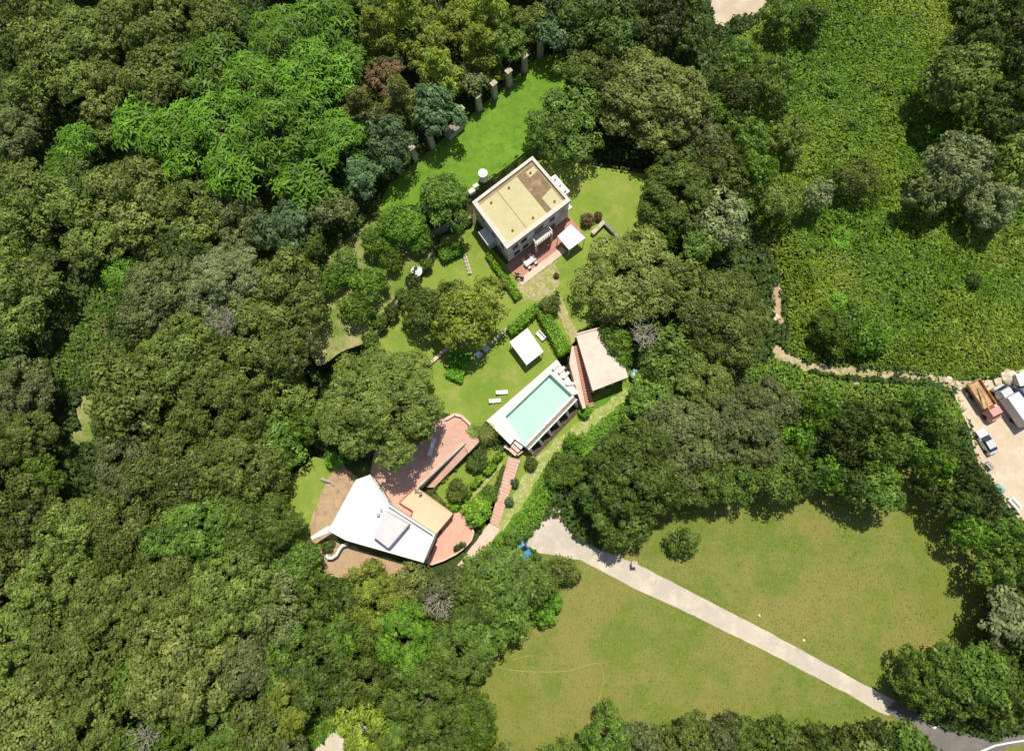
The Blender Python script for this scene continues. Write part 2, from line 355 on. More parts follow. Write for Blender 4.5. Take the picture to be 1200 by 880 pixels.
def crown(name, R, V, zc, lobe, clump, per, leaf, ratio, kind='broad', irr=.16):
    C = []; N = []; S = []; AL = []; TN = []
    ph = NP.random(4)*6.28
    nl = int(2.3*(R/lobe)**2*(.6+.4*V/R))
    nl = max(nl, 7)
    for d in sph(nl, -.35):
        ang = math.atan2(d[1], d[0])
        rr = 1+irr*(math.sin(2*ang+ph[0])+.7*math.sin(3*ang+ph[1])+.4*math.sin(5*ang+ph[2]))
        l = lobe*NP.uniform(.55, 1.3); q = NP.uniform(.74, 1.1)*rr
        if kind == 'cone': q *= 1
        c = np.array([d[0]*(R-lobe*.7)*q, d[1]*(R-lobe*.7)*q, zc+d[2]*(V-lobe*.5)*NP.uniform(.72, 1.18)])
        if kind == 'cone':
            hz = (d[2]+.35)/1.35; c = np.array([d[0]*R*(1-hz*.6)*q, d[1]*R*(1-hz*.6)*q, zc+V*(hz*2-1)])
        lt_ = NP.uniform(-.12, .16)
        nc = max(5, int(1.9*(l/clump)**2))
        for e in sph(nc, -.15):
            e = e+.35*d; e /= np.linalg.norm(e)
            cc = c+e*l*NP.uniform(.72, 1.08)*np.array([1, 1, .8]); cr = clump*NP.uniform(.65, 1.3)
            if NP.random() < .08: continue
            k = max(3, int(per*(cr/clump)**2)); g = sph(k, -.1)
            C.append(cc+g*cr*NP.uniform(.5, 1.2, (k, 1))); N.append(g+.5*e+np.array([0, 0, .35])); S.append(leaf*NP.uniform(.65, 1.35, k)); AL.append(g*np.array([1, 1, .2])); TN.append(np.clip(.45*NP.random(k)+.55*NP.random()+lt_, 0, 1.2))
    C = np.concatenate(C); N = np.concatenate(N); S = np.concatenate(S); AL = np.concatenate(AL); TN = np.concatenate(TN)
    if kind == 'feather':
        return leafmesh(name, C, N*.6+np.array([0, 0, .8]), S, ratio, .25, AL, TN)
    return leafmesh(name, C, N, S, ratio, .42, None, TN)
def trunkmesh(name, R, H):
    b = MB(); r = random.Random(hash((R, H)) & 255); tr = .05*R+.08
    top = H*.62
    b.tube([(0, 0, -.5), (.1*R*.2, 0, top*.4), (-.02*R, .04*R, top)], tr*1.25, 8, tr*.6)
    for k in range(7):
        a = k*2.4+r.random(); q = r.uniform(.4, .75)*R; z0 = top*r.uniform(.5, .98)
        p = Vector((math.cos(a)*q, math.sin(a)*q, z0+(H-z0)*r.uniform(.35, .75)))
        mid = Vector((0, 0, z0)).lerp(p, .5)+Vector((0, 0, -.05*R))
        b.tube([(0, 0, z0), mid, p], tr*.5, 5, tr*.12)
    me = bpy.data.meshes.new(name); me.from_pydata(b.v, [], b.f); me.update(); me.materials.append(MT['bark']); return me
SHAPES = {}   # (kind, size) -> list of (crown mesh, trunk mesh, R, H, zc)
def getshape(kind, R, k):
    sizes = {'broad': (2.2, 3.6, 5.4, 8.0, 11), 'feather': (2.2, 4.0, 6.5), 'dense': (1.0, 1.8, 3.0, 4.6), 'cone': (1.8, 3.2), 'fruit': (1.4, 2.6, 4.2)}[kind]
    s = min(sizes, key=lambda v: abs(math.log(v/R))); k = k % (3 if kind == 'broad' else 2)
    key = (kind, s, k)
    if key not in SHAPES:
        NPs = s
        if kind == 'broad': H = 3.5+1.25*s; V = s*.72; a = (s, V, H-V, (2.1, 1.7, 2.5)[k]*min(1, s/5), (.6, .46, .72)[k], (21, 19, 26)[k], (.27, .215, .29)[k], (.6, .6, .5)[k])
        elif kind == 'feather': H = 4+1.2*s; V = s*.62; a = (s, V, H-V, min(2.3, s*.4), .8, 13, .5, .27)
        elif kind == 'dense': H = s*1.9; V = s*.95; a = (s, V, H-V, max(.4, s*.33), .34, 9, .21, .6)
        elif kind == 'cone': H = 5+s*2.2; V = H*.42; a = (s, V, H-V, s*.36, .45, 10, .38, .3)
        else: H = s*1.8; V = s*.75; a = (s, V, H-V, s*.38, .42, 9, .27, .55)
        me = crown(f'{kind}_crown', *a, kind=kind, irr=.05 if kind == 'dense' else .09 if s >= 8 else .2)
        me.materials.append(MT['leaf_mid'])
        SHAPES[key] = (me, trunkmesh(f'{kind}_trunk', s, H), s, H, H-V)
    return SHAPES[key]
TREES = []
def tree(px, py, rpx, kind, mat, name='broadleaf_tree', label=None, cat='tree', group=None, hs=1.0, zfix=None, flat=1.0):
    base = PG(px, py) if zfix is None else P(px, py, zfix)
    Rm = rpx*(HC-6)/F
    me, tm, s, H, zc = getshape(kind, Rm, R_.randrange(6)); sc = Rm/s; hsc = sc*hs*flat
    # the crown shows at (px,py): find the root under it
    off = zc*hsc
    root = PG(px, py, off) if zfix is None else P(px, py, zfix+off)
    if zfix is not None: root.z = zfix
    o = empty(name, root, label, cat, group, R_.uniform(0, 6.28)); o.scale = (sc*R_.uniform(.88, 1.12), sc*R_.uniform(.88, 1.12), hsc*R_.uniform(.9, 1.1)) if kind in ('broad', 'feather') else (sc, sc, hsc)
    if kind != 'dense' or Rm > 2:
        t_ = link('trunk', tm, o)
    c = link('crown', me, o)
    c.material_slots[0].link = 'OBJECT'; c.material_slots[0].material = MT[mat]
    TREES.append([o, px, py, rpx, kind, mat, label])
    return o
def leafbox(name, corners, z0, z1, mat, parent=None, dens=60, leaf=.17, core=True, rough=.12):
    """clipped hedge: a quad footprint whose top and sides are covered with leaves"""
    o = root_loc(parent) if parent else Vector((0, 0, 0))
    c = [Vector(p[:2]) for p in corners]; n = len(c); C = []; N = []
    cen = sum(c, Vector((0, 0)))/n; h = z1-z0
    A = abs(sum(c[i].x*c[(i+1) % n].y-c[(i+1) % n].x*c[i].y for i in range(n)))/2
    k = int(A*dens); xs = NP.uniform(min(p.x for p in c), max(p.x for p in c), k*6); ys = NP.uniform(min(p.y for p in c), max(p.y for p in c), k*6)
    ok = poly_dist(xs, ys, [tuple(p) for p in c]) < 0; xs, ys = xs[ok][:k], ys[ok][:k]
    C.append(np.stack([xs, ys, z1+NP.normal(0, rough, len(xs))+.12*np.sin(xs*2.1)*np.sin(ys*1.7)], 1)); N.append(np.tile([0, 0, 1.], (len(xs), 1)))
    for i in range(n):
        a, b = c[i], c[(i+1) % n]; L = (b-a).length; k = int(L*h*dens*.8); t_ = NP.random(k); nn = Vector((b.y-a.y, a.x-b.x)).normalized()
        if nn.dot((a+b)/2-cen) < 0: nn = -nn
        w = NP.normal(0, rough, k)
        C.append(np.stack([a.x+(b.x-a.x)*t_+nn.x*w, a.y+(b.y-a.y)*t_+nn.y*w, NP.uniform(z0, z1, k)], 1)); N.append(np.tile([nn.x, nn.y, .3], (k, 1)))
    C = np.concatenate(C)-np.array(o); N = np.concatenate(N)
    me = leafmesh(name, C, N, leaf*NP.uniform(.6, 1.3, len(C)), .6, .5); me.materials.append(MT[mat])
    return link(name, me, parent)

# ============================================================ THE SETTING
ax = list(np.arange(-100, 92, .8)); ay = list(np.arange(-48, 122, .8))
def ext(a):
    lo, hi = a[0], a[-1]; g = [4, 12, 30, 70, 160, 400, 1000, 2500]
    return [lo-q for q in g[::-1]]+a+[hi+q for q in g]
ax, ay = ext(ax), ext(ay); X, Y = np.meshgrid(ax, ay); Z = hgt(X, Y)
nx, ny = len(ax), len(ay); idx = np.arange(nx*ny).reshape(ny, nx)
fc = np.stack([idx[:-1, :-1], idx[:-1, 1:], idx[1:, 1:], idx[1:, :-1]], -1).reshape(-1, 4)
me = bpy.data.meshes.new('ground'); me.from_pydata(np.stack([X.ravel(), Y.ravel(), Z.ravel()], 1).tolist(), [], fc.tolist()); me.update()
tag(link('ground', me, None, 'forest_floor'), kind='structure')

sheet('meadow', [(530, 900), (548, 800), (560, 780), (590, 715), (610, 680), (640, 640), (700, 640), (730, 640), (770, 600), (860, 545), (960, 560), (1070, 545), (1110, 560),
                 (1160, 650), (1165, 740), (1080, 790), (1062, 830), (1045, 860), (900, 900), (700, 915)], None, 'lawn_meadow', .03, 3, .3)
sheet('pool_lawn', [(470, 455), (432, 402), (458, 366), (480, 336), (505, 302), (512, 276), (553, 264), (575, 290), (615, 335), (640, 350), (672, 395), (670, 404), (653, 421.5), (570.5, 493), (562, 502), (550, 498),
                    (532, 487), (510, 480), (480, 470)], 3, 'lawn_garden', .03)
sheet('house_lawn', [(625, 300), (622, 184), (665, 190), (762, 205), (758, 270), (722, 320), (708, 372), (674, 390), (655, 345)], 3, 'lawn_garden', .03)
sheet('upper_grass', [(455, 218), (470, 205), (560, 128), (632, 66), (660, 62), (668, 90), (640, 172), (619, 176), (546, 232), (500, 240), (440, 250)], 5, 'grass_bright', .03)
sheet('orchard_grass', [(424, 402), (452, 366), (474, 336), (503, 296), (500, 270), (440, 255), (395, 290), (365, 330), (352, 400), (372, 430)], 5, 'rough_grass', .03, amp=.4)
sheet('villa_lawn', [(325, 590), (345, 555), (368, 535), (388, 540), (398, 556), (364, 622), (356, 640), (330, 620)], 3, 'lawn_garden', .04)
sheet('hedge_bank_grass', [(614, 532), (680, 470), (742, 440), (760, 470), (700, 520), (660, 560), (625, 610), (570, 640), (560, 600), (590, 560)], None, 'grass_bright', .03)
sheet('terrace_garden', [(600, 530), (580, 625), (556, 600), (530, 600), (510, 575), (563, 520)], None, 'lawn_garden', .03)
sheet('pool_bank_grass', [(600, 540), (680, 470), (695, 470), (742, 445), (738, 430), (700, 455), (690, 480), (640, 540), (600, 600), (585, 610)], None, 'lawn_garden', .05)
sheet('driveway', [(647, 603), (655, 606), (662, 615), (674, 630), (700, 643), (745, 660), (800, 688), (900, 740), (1000, 795), (1048, 820), (1056, 830), (1040, 838), (1030, 834), (990, 811), (900, 764), (800, 715),
                   (740, 688), (700, 666), (680, 656), (650, 651), (632, 648), (616, 638), (625, 622), (638, 608)], 0, 'concrete_drive', .08, amp=.06, astep=.9)
sheet('road', [(1036, 832), (1052, 818), (1095, 850), (1130, 858), (1165, 866), (1200, 857), (1290, 838), (1290, 915), (1150, 915), (1105, 905), (1085, 862)], 0, 'asphalt', .1, amp=.06)
sheet('road_marking', [(1148, 879), (1165, 872), (1180, 869), (1200, 866), (1250, 857), (1250, 858.5), (1200, 868), (1181, 871), (1166, 874), (1150, 881)], 0, 'paint_white', .115)
sheet('road_marking', [(1092, 851), (1104, 849), (1105, 851), (1094, 853.5)], 0, 'paint_white', .115)
sheet('verge_grass', [(1160, 884), (1180, 876), (1250, 862), (1280, 900), (1170, 905)], 0, 'lawn_meadow', .13)
sheet('yard', [(1112, 448), (1150, 446), (1200, 436), (1300, 425), (1300, 700), (1240, 650), (1200, 616), (1170, 578), (1146, 542), (1134, 500)], 0, 'concrete_yard', .08, amp=.15)
sheet('dirt_track', [(903, 410), (912, 404), (922, 412), (942, 424), (1000, 431.5), (1060, 434.5), (1100, 438), (1130, 447), (1136, 458), (1120, 456), (1090, 444), (1050, 443),
                     (1000, 440.5), (960, 437), (930, 429), (908, 418)], 0, 'dirt_grassy', .1, amp=.45, astep=.8)
sheet('dirt_patch', [(904, 334), (911, 331), (915, 350), (914, 370), (921, 378), (914, 382), (905, 376), (906, 358)], 0, 'bare_earth', .1, amp=.4, astep=.8)
sheet('stone_path', [(735, 452), (745, 450), (744, 462), (722, 478), (694, 500), (664, 522), (642, 544), (628, 566), (614, 590), (596, 612), (582, 628), (574, 622), (588, 602), (600, 585), (614, 556), (630, 535), (656, 512), (686, 489), (714, 470)],
      0, 'pathstone', .1, amp=.25, astep=.7)
sheet('garden_path', [(604, 336), (625, 316), (652, 306), (655, 325), (652, 345), (662, 356), (672, 380), (680, 396), (670, 404), (662, 385), (650, 360), (640, 350), (622, 352), (612, 350)], 3, 'bare_earth_grassy', .06, amp=.3, astep=.7)
sheet('forecourt', [(832, -40), (905, -40), (898, 5), (888, 18), (862, 20), (850, 32), (838, 28), (832, 5)], None, 'concrete_yard', .1, amp=.2)
sheet('track', [(366, 884), (385, 862), (402, 846), (430, 848), (432, 856), (414, 866), (396, 884), (380, 900)], None, 'concrete_drive', .08, amp=.25, astep=.8)
sheet('villa_yard', [(395, 534), (402, 545), (420, 560), (390, 618), (388, 626), (410, 640), (492, 664), (470, 672), (430, 676), (384, 676), (374, 650), (362, 622), (368, 600)], 3, 'bare_earth', .06, amp=.3, astep=.8)
sheet('forest_clearing', [(96, 460), (112, 458), (116, 490), (108, 515), (90, 530), (78, 528), (90, 500)], None, 'rough_grass', .08, amp=1.0)
sheet('bare_patch', [(372, 492), (388, 488), (390, 515), (380, 530), (368, 520)], None, 'bare_earth', .12, amp=.4)
sheet('foot_path', [(558, 634), (574, 612), (586, 620), (566, 650), (544, 666), (536, 662)], 0, 'pink_stone', .12, amp=.08)

# ============================================================ VILLA
def cen(pts): return sum((Vector(p[:2]) for p in pts), Vector((0, 0)))/len(pts)
vz = 6.6
VR = [(434, 556), (457, 591), (511, 626), (497, 659), (406, 633), (384, 621), (364, 629), (386, 616), (417, 562)]
v3 = PP(VR, vz); c = cen(v3)
villa = empty('villa', (c.x, c.y, 3), 'white flat-roofed angular villa with raised box on its roof, beside the brick plaza', 'villa')
body = [v3[0], v3[1], v3[2], v3[3], v3[4], v3[5], P(390, 612, vz), v3[8]]
MB().prism([p.lerp(Vector((c.x, c.y, vz)), .03) for p in body], -.2, vz-.3).build('wall', 'white_wall', villa)
MB().prism(body, vz-.298, vz).build('roof', 'white_roof', villa)
# pointed concrete canopy at the west tip
MB().prism([P(364, 629, vz), P(366, 632, vz), P(386, 624, vz), P(390, 617, vz), P(384, 616, vz)], vz-.42, vz+.12).build('canopy', 'white_deck', villa)
par = MB()
def parapet(mb, a, b, z, h=.35, th=.28, ins=.14):
    d = (Vector(b[:2])-Vector(a[:2])).normalized(); n = Vector((-d.y, d.x))
    mid = (Vector(a[:2])+Vector(b[:2]))/2
    if n.dot(c-mid) < 0: n = -n
    mb.wall(Vector(a[:2])+n*ins+d*.0, Vector(b[:2])+n*ins, th, z-.05, z+h)
for i, j in ((0, 1), (1, 2), (2, 3), (3, 4), (4, 5)):
    MB_ = MB(); parapet(MB_, v3[i], v3[j], vz, (.8 if i in (1, 2) else .34)+.004*i); MB_.build('parapet', 'white_deck', villa)
bx = PP([(452, 599), (479, 614), (455, 642), (437, 628)], vz+1.9)
MB().prism(bx, vz+.002, vz+1.9).build('roof_box', 'white_box', villa)
rb = PP([(483, 612), (503, 627), (491, 651), (464, 640)], vz)
MB().prism(rb, vz+.001, vz+.05).build('roof_panel', 'white_roof', villa)
MB().box((P(444, 603, vz).x, P(444, 603, vz).y, vz+.25), (.5, .5, .5)).build('vent', 'metal_grey', villa)
MB().box((P(447, 598, vz).x, P(447, 598, vz).y, vz+.15), (.3, .5, .3), .5).build('vent', 'metal_grey', villa)
# windows on the north east and south east faces
def wall_piece(a, b, t, w, z0, z1, proud=.05, n_side=None, mat='glass', name='window', parent=None, frame='metal_white'):
    a = Vector(a[:2]); b = Vector(b[:2]); d = (b-a).normalized(); n = Vector((d.y, -d.x)); n = n if n.dot(n_side) > 0 else -n
    m_ = a.lerp(b, t)+n*proud; f = None
    if frame:
        mb = MB(); q = .08
        for s_ in (-1, 1): mb.wall(m_+d*s_*(w/2)-d*q/2, m_+d*s_*(w/2)+d*q/2, .1, z0, z1)
        mb.wall(m_-d*(w/2-q/2-.003), m_+d*(w/2-q/2-.003), .1, z1-q, z1-.002); mb.wall(m_-d*(w/2-q/2-.003), m_+d*(w/2-q/2-.003), .1, z0, z0+q)
        f = mb.build(name, frame, parent)
        g = MB().wall(m_-d*(w/2-q/2-.006), m_+d*(w/2-q/2-.006), .04, z0+q+.002, z1-q-.004).build('pane', mat, f if parent else None)
        g.location = (0, 0, 0)
        return f
    return MB().wall(m_-d*w/2, m_+d*w/2, .1, z0, z1).build(name, mat, parent)
_rl = root_loc
bs = [p.lerp(Vector((c.x, c.y, vz)), .03) for p in body]
for t_, w in ((.25, 1.6), (.7, 1.6)): wall_piece(bs[0], bs[1], t_, w, 3.1, 5.5, .06, Vector((1, .6)), parent=villa)
for t_ in (.3, .6): wall_piece(bs[2], bs[3], t_, 1.3, 4.2, 5.6, .06, Vector((1, -.6)), parent=villa)
for t_ in (.2, .45, .7, .88): wall_piece(bs[3], bs[4], t_, 1.6, 4.1, 5.5, .06, Vector((-.3, -1)), parent=villa)
# curved white stair wall
sp = empty('curved_stair_wall', P(394, 650, 3), 'short curving white wall hooking off the south side of the villa', 'wall')
pts = [P(a, b, 3) for a, b in ((384, 650), (386.5, 653.5), (391, 653.5), (396, 650), (399, 644), (403, 639), (409, 637))]
mb = MB()
mb.tube([p+Vector((0, 0, .9)) for p in pts], .3, 8); mb.build('coping', 'white_wall', sp, smooth=True)
mb = MB()
for a, b in zip(pts, pts[1:]): mb.wall(a, b, .3, 2.9, 3.9)
mb.build('wall', 'white_wall', sp)
# peach terrace
pz = 3.5
PE = PP([(487, 571), (530, 602), (510, 626), (481, 609), (484, 599), (468, 589)], pz)
pc = cen(PE)
pt_ = empty('peach_terrace', (pc.x, pc.y, 0), 'peach coloured L-shaped sun terrace against the east side of the villa', 'terrace')
MB().prism(PE, -.1, pz).build('floor', 'peach_plaster', pt_)
for i, j in ((0, 1), (1, 2), (0, 5), (4, 5), (3, 4)):
    a, b = PE[i], PE[j]
    MB().wall(a, b, .16, pz-.3, pz+.12+.004*i).build('kerb', 'peach_plaster' if i < 2 and j > 0 and j < 3 else 'rust_red', pt_)
h_ = empty('patio_chair', P(489, 575, pz), 'small grey patio chair at the north corner of the peach terrace', 'chair')
def chair(root, m1='wood_grey'):
    MB().box((0, 0, .42), (.5, .5, .06)).build('seat', m1, root, local=True)
    MB().box((-.24, 0, .7), (.06, .5, .5)).build('backrest', m1, root, local=True)
    for x in (-.22, .22):
        for y in (-.22, .22): MB().box((x, y, .2), (.05, .05, .4)).build('leg', 'metal_grey', root, local=True)
chair(h_); h2 = empty('patio_chair', P(493, 578, pz), 'grey patio chair on the peach terrace, nearer the stepped bank than its neighbour', 'chair', rz=1.9); chair(h2)
# pink lower terrace with curved wall
LZ = .9
PK = PP([(530, 602), (538, 600), (546, 606), (552, 614), (555, 624), (552, 633), (545, 641), (534, 649), (520, 656), (506, 661), (498, 658), (511, 627)], LZ); pc2 = cen(PK)
lt = empty('lower_terrace', (pc2.x, pc2.y, 0), 'pink tiled terrace with a rounded outer wall below the villa corner', 'terrace')
MB().prism(PK, -.1, LZ).build('floor', 'pink_tile', lt)
mb = MB()
for a, b in zip(PK[3:10], PK[4:11]): mb.wall(a, b, .3, -.1, LZ+.35)
mb.build('parapet', 'pink_stone', lt)
for k, (a, b) in enumerate(((536, 641), (542, 638))):
    q = empty('potted_plant', P(a, b, LZ), ['dark potted plant on the pink terrace, the one closer to the villa', 'dark potted plant on the pink terrace, the one closer to the curved rim'][k], 'plant', 'pots on the pink terrace')
    MB().cyl((0, 0), .22, 0, .45, 10, .3).build('pot', 'pot', q, local=True)
    me = crown('pot_leaves', .5, .4, .75, .25, .2, 6, .14, .5); me.materials.append(MT['leaf_dark']); link('foliage', me, q)
# plaza
plz = sheet('plaza', [(525, 489), (533, 485), (541, 488), (552, 498), (562, 517), (549, 531), (543, 520), (522, 540), (487, 572), (468, 590), (483, 600), (480, 608), (457, 592), (434, 556), (440, 520), (490, 500)], 3, 'brick_paving', .07)
mb = MB(); g = [P(a, b, 3) for a, b in ((522, 492), (533, 486), (541, 488), (552, 498))]
pw = empty('plaza_parapet', g[1], 'low pink stone parapet round the head of the brick plaza', 'wall')
for a, b in zip(g, g[1:]): MB().wall(a, b, .45, 2.9, 3.55).build('parapet', 'pink_stone', pw)
rw = empty('ramp_wall', P(516, 545, 3), 'long narrow stone wall between the brick plaza and the descending ramp', 'wall')
A, B = P(545, 518, 3.6), P(489, 571, 3.6)
MB().wall(A, B, .4, 0, 3.55, 0, 3.7).build('wall', 'stone_pale', rw)
# ramp sloping down to the south-west
r0 = [P(547, 518, 3), P(561, 518, 3)]; r1 = [P(499, 571, .8), P(509, 571, .8)]
rp = MB(); rp.add([(r0[0].x, r0[0].y, 3.09), (r0[1].x, r0[1].y, 3.09), (r1[1].x, r1[1].y, .9), (r1[0].x, r1[0].y, .9),
                   (r0[0].x, r0[0].y, -.2), (r0[1].x, r0[1].y, -.2), (r1[1].x, r1[1].y, -.2), (r1[0].x, r1[0].y, -.2)],
                  [(3, 2, 1, 0), (4, 5, 6, 7), (0, 1, 5, 4), (1, 2, 6, 5), (2, 3, 7, 6), (3, 0, 4, 7)])
tag(rp.build('ramp', 'brick_paving'), 'brick paved ramp running down beside the plaza wall', 'ramp')
bn = empty('bench', P(507, 524, 3.07), 'long pale grey bench at the shaded edge of the plaza under the big tree', 'bench', rz=math.radians(74))
MB().box((0, 0, .45), (3.0, .6, .08)).build('seat', 'metal_white', bn, local=True)
MB().box((0, .3, .75), (3.0, .06, .5)).build('backrest', 'cushion_grey', bn, local=True)
for x in (-1.3, 1.3): MB().box((x, 0, .21), (.08, .5, .4)).build('leg', 'metal_grey', bn, local=True)
lg = empty('fallen_log', P(382, 563, 3.05), 'pale fallen log lying at the edge of the villa yard and lawn', 'log')
MB().tube([P(377, 561, 3.25), P(382, 563, 3.4), P(388, 565, 3.3), P(391, 569, 3.2)], .3, 7, .18).build('trunk', 'bark_pale', lg)

# ============================================================ POOL
O = PP([(570, 493), (653, 421), (678, 461), (615, 529)], 3.1)
Wt = PP([(592, 488), (644.5, 438), (671, 463), (614, 522)], 3.1)
pl = empty('swimming_pool', (*(cen(O)), 0), 'raised rectangular pool of pale turquoise water with white surround', 'pool')
MB().prism([O[0], O[1], Wt[1], Wt[0]], -.2, 3.1).build('deck', 'white_deck', pl)
MB().prism([O[1], O[2], Wt[2], Wt[1]], -.2, 3.104).build('deck', 'white_deck', pl)
n_ = PP([(603, 514.5), (598, 521)], 3.1)
MB().prism([O[0], Wt[0], Wt[3], n_[0], n_[1]], -.2, 3.102).build('deck', 'white_deck', pl)
d_ = (O[2]-O[3]).normalized(); on = Vector((d_.y, -d_.x, 0)); on = on if on.y < 0 else -on
o3 = Wt[3]+(-d_)*.35+on*.3; o2 = O[2]+on*0; 
MB().prism([Wt[3], Wt[2], Wt[2]+on*.35, Wt[3]+on*.35], -.2, 3.106).build('coping', 'white_deck', pl)
e0, e1 = Wt[3]+on*.36, Wt[2]+on*.36
MB().prism([e0, e1, e1+on*.75, e0+on*.75], 2.3, 2.75).build('overflow_channel', 'stone_grey', pl)
mb = MB().wall(e0+on*.62, e1+on*.62, .22, 2.3, 3.0); mb.build('outer_rim', 'white_deck', pl)
for k in range(6):
    q = (e0+on*.7).lerp(e1+on*.7, .02+k*.188); a, b = q-d_*.22, q+d_*.22
    mb = MB(); mb.add([(a.x, a.y, 2.3), (b.x, b.y, 2.3), (b.x, b.y, -.1), (a.x, a.y, -.1),
                       *[((a+on*.15).x, (a+on*.15).y, 2.9), ((b+on*.15).x, (b+on*.15).y, 2.9), ((b+on*1.0).x, (b+on*1.0).y, -.1), ((a+on*1.0).x, (a+on*1.0).y, -.1)]],
                      [(0, 1, 2, 3), (4, 7, 6, 5), (0, 4, 5, 1), (1, 5, 6, 2), (3, 2, 6, 7), (0, 3, 7, 4)])
    mb.build('buttress', 'white_wall', pl)
MB().prism([e0, e1, e1+on*2.1, e0+on*2.1], -.1, .16).build('arcade_shade', 'shade_soil', pl)  # dark strip that paints the shade between the buttresses onto the ground
MB().prism(Wt, 1.8, 1.92).build('basin_floor', 'pool_tile', pl)
for i in range(4):
    a, b = Wt[i], Wt[(i+1) % 4]; MB().wall(a, b, .06, 1.92, 3.05-.002*i).build('basin_wall', 'pool_tile', pl)
MB().prism([p for p in Wt], 2.93, 2.96).build('water', 'water', pl)
# steps + landing at the south-west corner
st = empty('pool_steps', P(604, 524, 1.5), 'short white and pink steps tucked in the southern corner of the pool', 'steps')
for k, z_ in enumerate((2.6, 2.1, 1.6)):
    o_ = d_*(-.7*k); MB().prism([Wt[3]+o_-d_*.1, Wt[3]+o_-d_*.8, Wt[3]+o_-d_*.8-on*1.6, Wt[3]+o_-d_*.1-on*1.6], 0, z_).build('step', 'pink_stone' if k else 'white_deck', st)
L_ = PP([(590, 524), (607, 534), (613, 529), (604, 523), (600, 527), (593, 520)], 1.4)
tag(MB().prism(L_, -.1, 1.4).build('landing', 'pink_stone'), 'pink stone landing between the pool corner and the long stairway', 'landing')
def stairs(name, label, a0, a1, z0, a2, a3, z1, n, mat, cheek='pink_stone'):
    """a0,a1 upper edge pixels, a2,a3 lower edge pixels"""
    U0, U1 = P(*a0, z0), P(*a1, z0); D0, D1 = P(*a2, z1), P(*a3, z1)
    c_ = (U0+U1+D0+D1)/4; r = empty(name, (c_.x, c_.y, z1), label, 'stairs')
    for k in range(n):
        z = z0+(z1-z0)*(k+.5)/n
        q = [U0.lerp(D0, k/n), U1.lerp(D1, k/n), U1.lerp(D1, (k+1)/n), U0.lerp(D0, (k+1)/n)]
        MB().prism(q, min(z1, 0)-.2, z).build('step', mat, r)
        m1, m2 = U0.lerp(D0, (k+.86)/n), U1.lerp(D1, (k+.86)/n); e1_, e2_ = U0.lerp(D0, (k+.995)/n), U1.lerp(D1, (k+.995)/n)
        MB().prism([m1, m2, e2_, e1_], z+.001, z+.035).build('nosing', cheek, r)
    return r
stairs('stairway', 'long pink brick stairway running down from the pool corner to the path', (596, 535), (610, 539), 1.4, (574, 612), (584, 617), .15, 20, 'brick_paving', 'pink_stone')
stairs('stairway', 'dark red brick stairway squeezed between the pool terrace and the pavilion', (672.5, 406), (679, 403), 3.0, (687, 478), (696, 476), .3, 22, 'brick_red', 'brick_paving')
q = PP([(670, 405), (672.2, 406), (686.5, 478), (683, 479), (677, 462), (667, 425)], 3.0)
tag(MB().prism(q, -.1, 3.05).build('stair_wall', 'pink_stone'), 'pale pink wall top along the west side of the dark brick stairs', 'wall')
# loungers
def lounger(px, py, z, ang, label, group, mat='canvas_white'):
    r = empty('sun_lounger', P(px, py, z), label, 'lounger', group, ang)
    if mat != 'canvas_white': r.scale = (.75, .75, .75)
    MB().box((.3, 0, .32), (1.4, .66, .08)).build('seat', mat, r, local=True)
    mb = MB(); mb.add([(-.4, -.33, .28), (-.4, .33, .28), (-.95, .33, .62), (-.95, -.33, .62), (-.4, -.33, .36), (-.4, .33, .36), (-.95, .33, .7), (-.95, -.33, .7)],
                      [(0, 1, 2, 3), (7, 6, 5, 4), (0, 4, 5, 1), (1, 5, 6, 2), (2, 6, 7, 3), (3, 7, 4, 0)]); mb.build('backrest', mat, r, local=True)
    for x in (-.3, .9):
        for y in (-.28, .28): MB().box((x, y, .14), (.05, .05, .28)).build('leg', 'metal_grey', r, local=True)
    MB().box((.3, .34, .3), (1.4, .03, .06)).build('rail', 'cushion_grey', r, local=True)
lounger(588, 460, 3.03, .05, 'white sun lounger on the lawn, the upper one of the pair near the pool', 'loungers on the lawn')
lounger(580, 470, 3.03, .1, 'white sun lounger on the lawn, the lower one of the pair near the pool', 'loungers on the lawn')
for k, (a, b, lb) in enumerate(((651, 430, 'nearest the gazebo side'), (658, 434, 'second from the gazebo side'), (663, 440, 'third from the gazebo side'), (668, 450, 'nearest the brick stairs'))):
    lounger(a, b, 3.11, math.radians(48 if k < 3 else 5), f'pale grey lounger on the white deck end of the pool, {lb}', 'loungers on the pool deck', 'cushion_grey')
# ============================================================ GAZEBO + BENCH
def canopy_thing(name, label, cat, corners, zt, zb, leg=True, crownh=.35):
    c_ = PP(corners, zt); k = cen(c_); r = empty(name, (k.x, k.y, zb), label, cat)
    apex = (k.x, k.y, zt+crownh); mb = MB(); vs = [tuple(p) for p in c_]+[(p.x, p.y, zt-.22) for p in c_]+[apex]
    fs = [(i, (i+1) % 4, 8) for i in range(4)]+[((i+1) % 4, i, 4+i, 4+(i+1) % 4) for i in range(4)]
    mb.add(vs, fs); mb.build('canopy', 'canvas_white', r)
    for p in c_:
        q = Vector((k.x, k.y, 0)).lerp(Vector((p.x, p.y, 0)), .95); MB().box((q.x, q.y, (zt+zb)/2-.1), (.1, .1, zt-zb-.2)).build('post', 'metal_white', r)
    return r
gz = canopy_thing('gazebo', 'square white canvas gazebo on the lawn beside the clipped hedge', 'gazebo', [(597, 401), (618, 384.5), (637, 412), (617, 428)], 5.4, 3.03)
lounger_ = empty('garden_sofa', P(633.5, 394.5, 3.03), 'small white garden sofa between the gazebo and the hedge', 'sofa', rz=math.radians(-48))
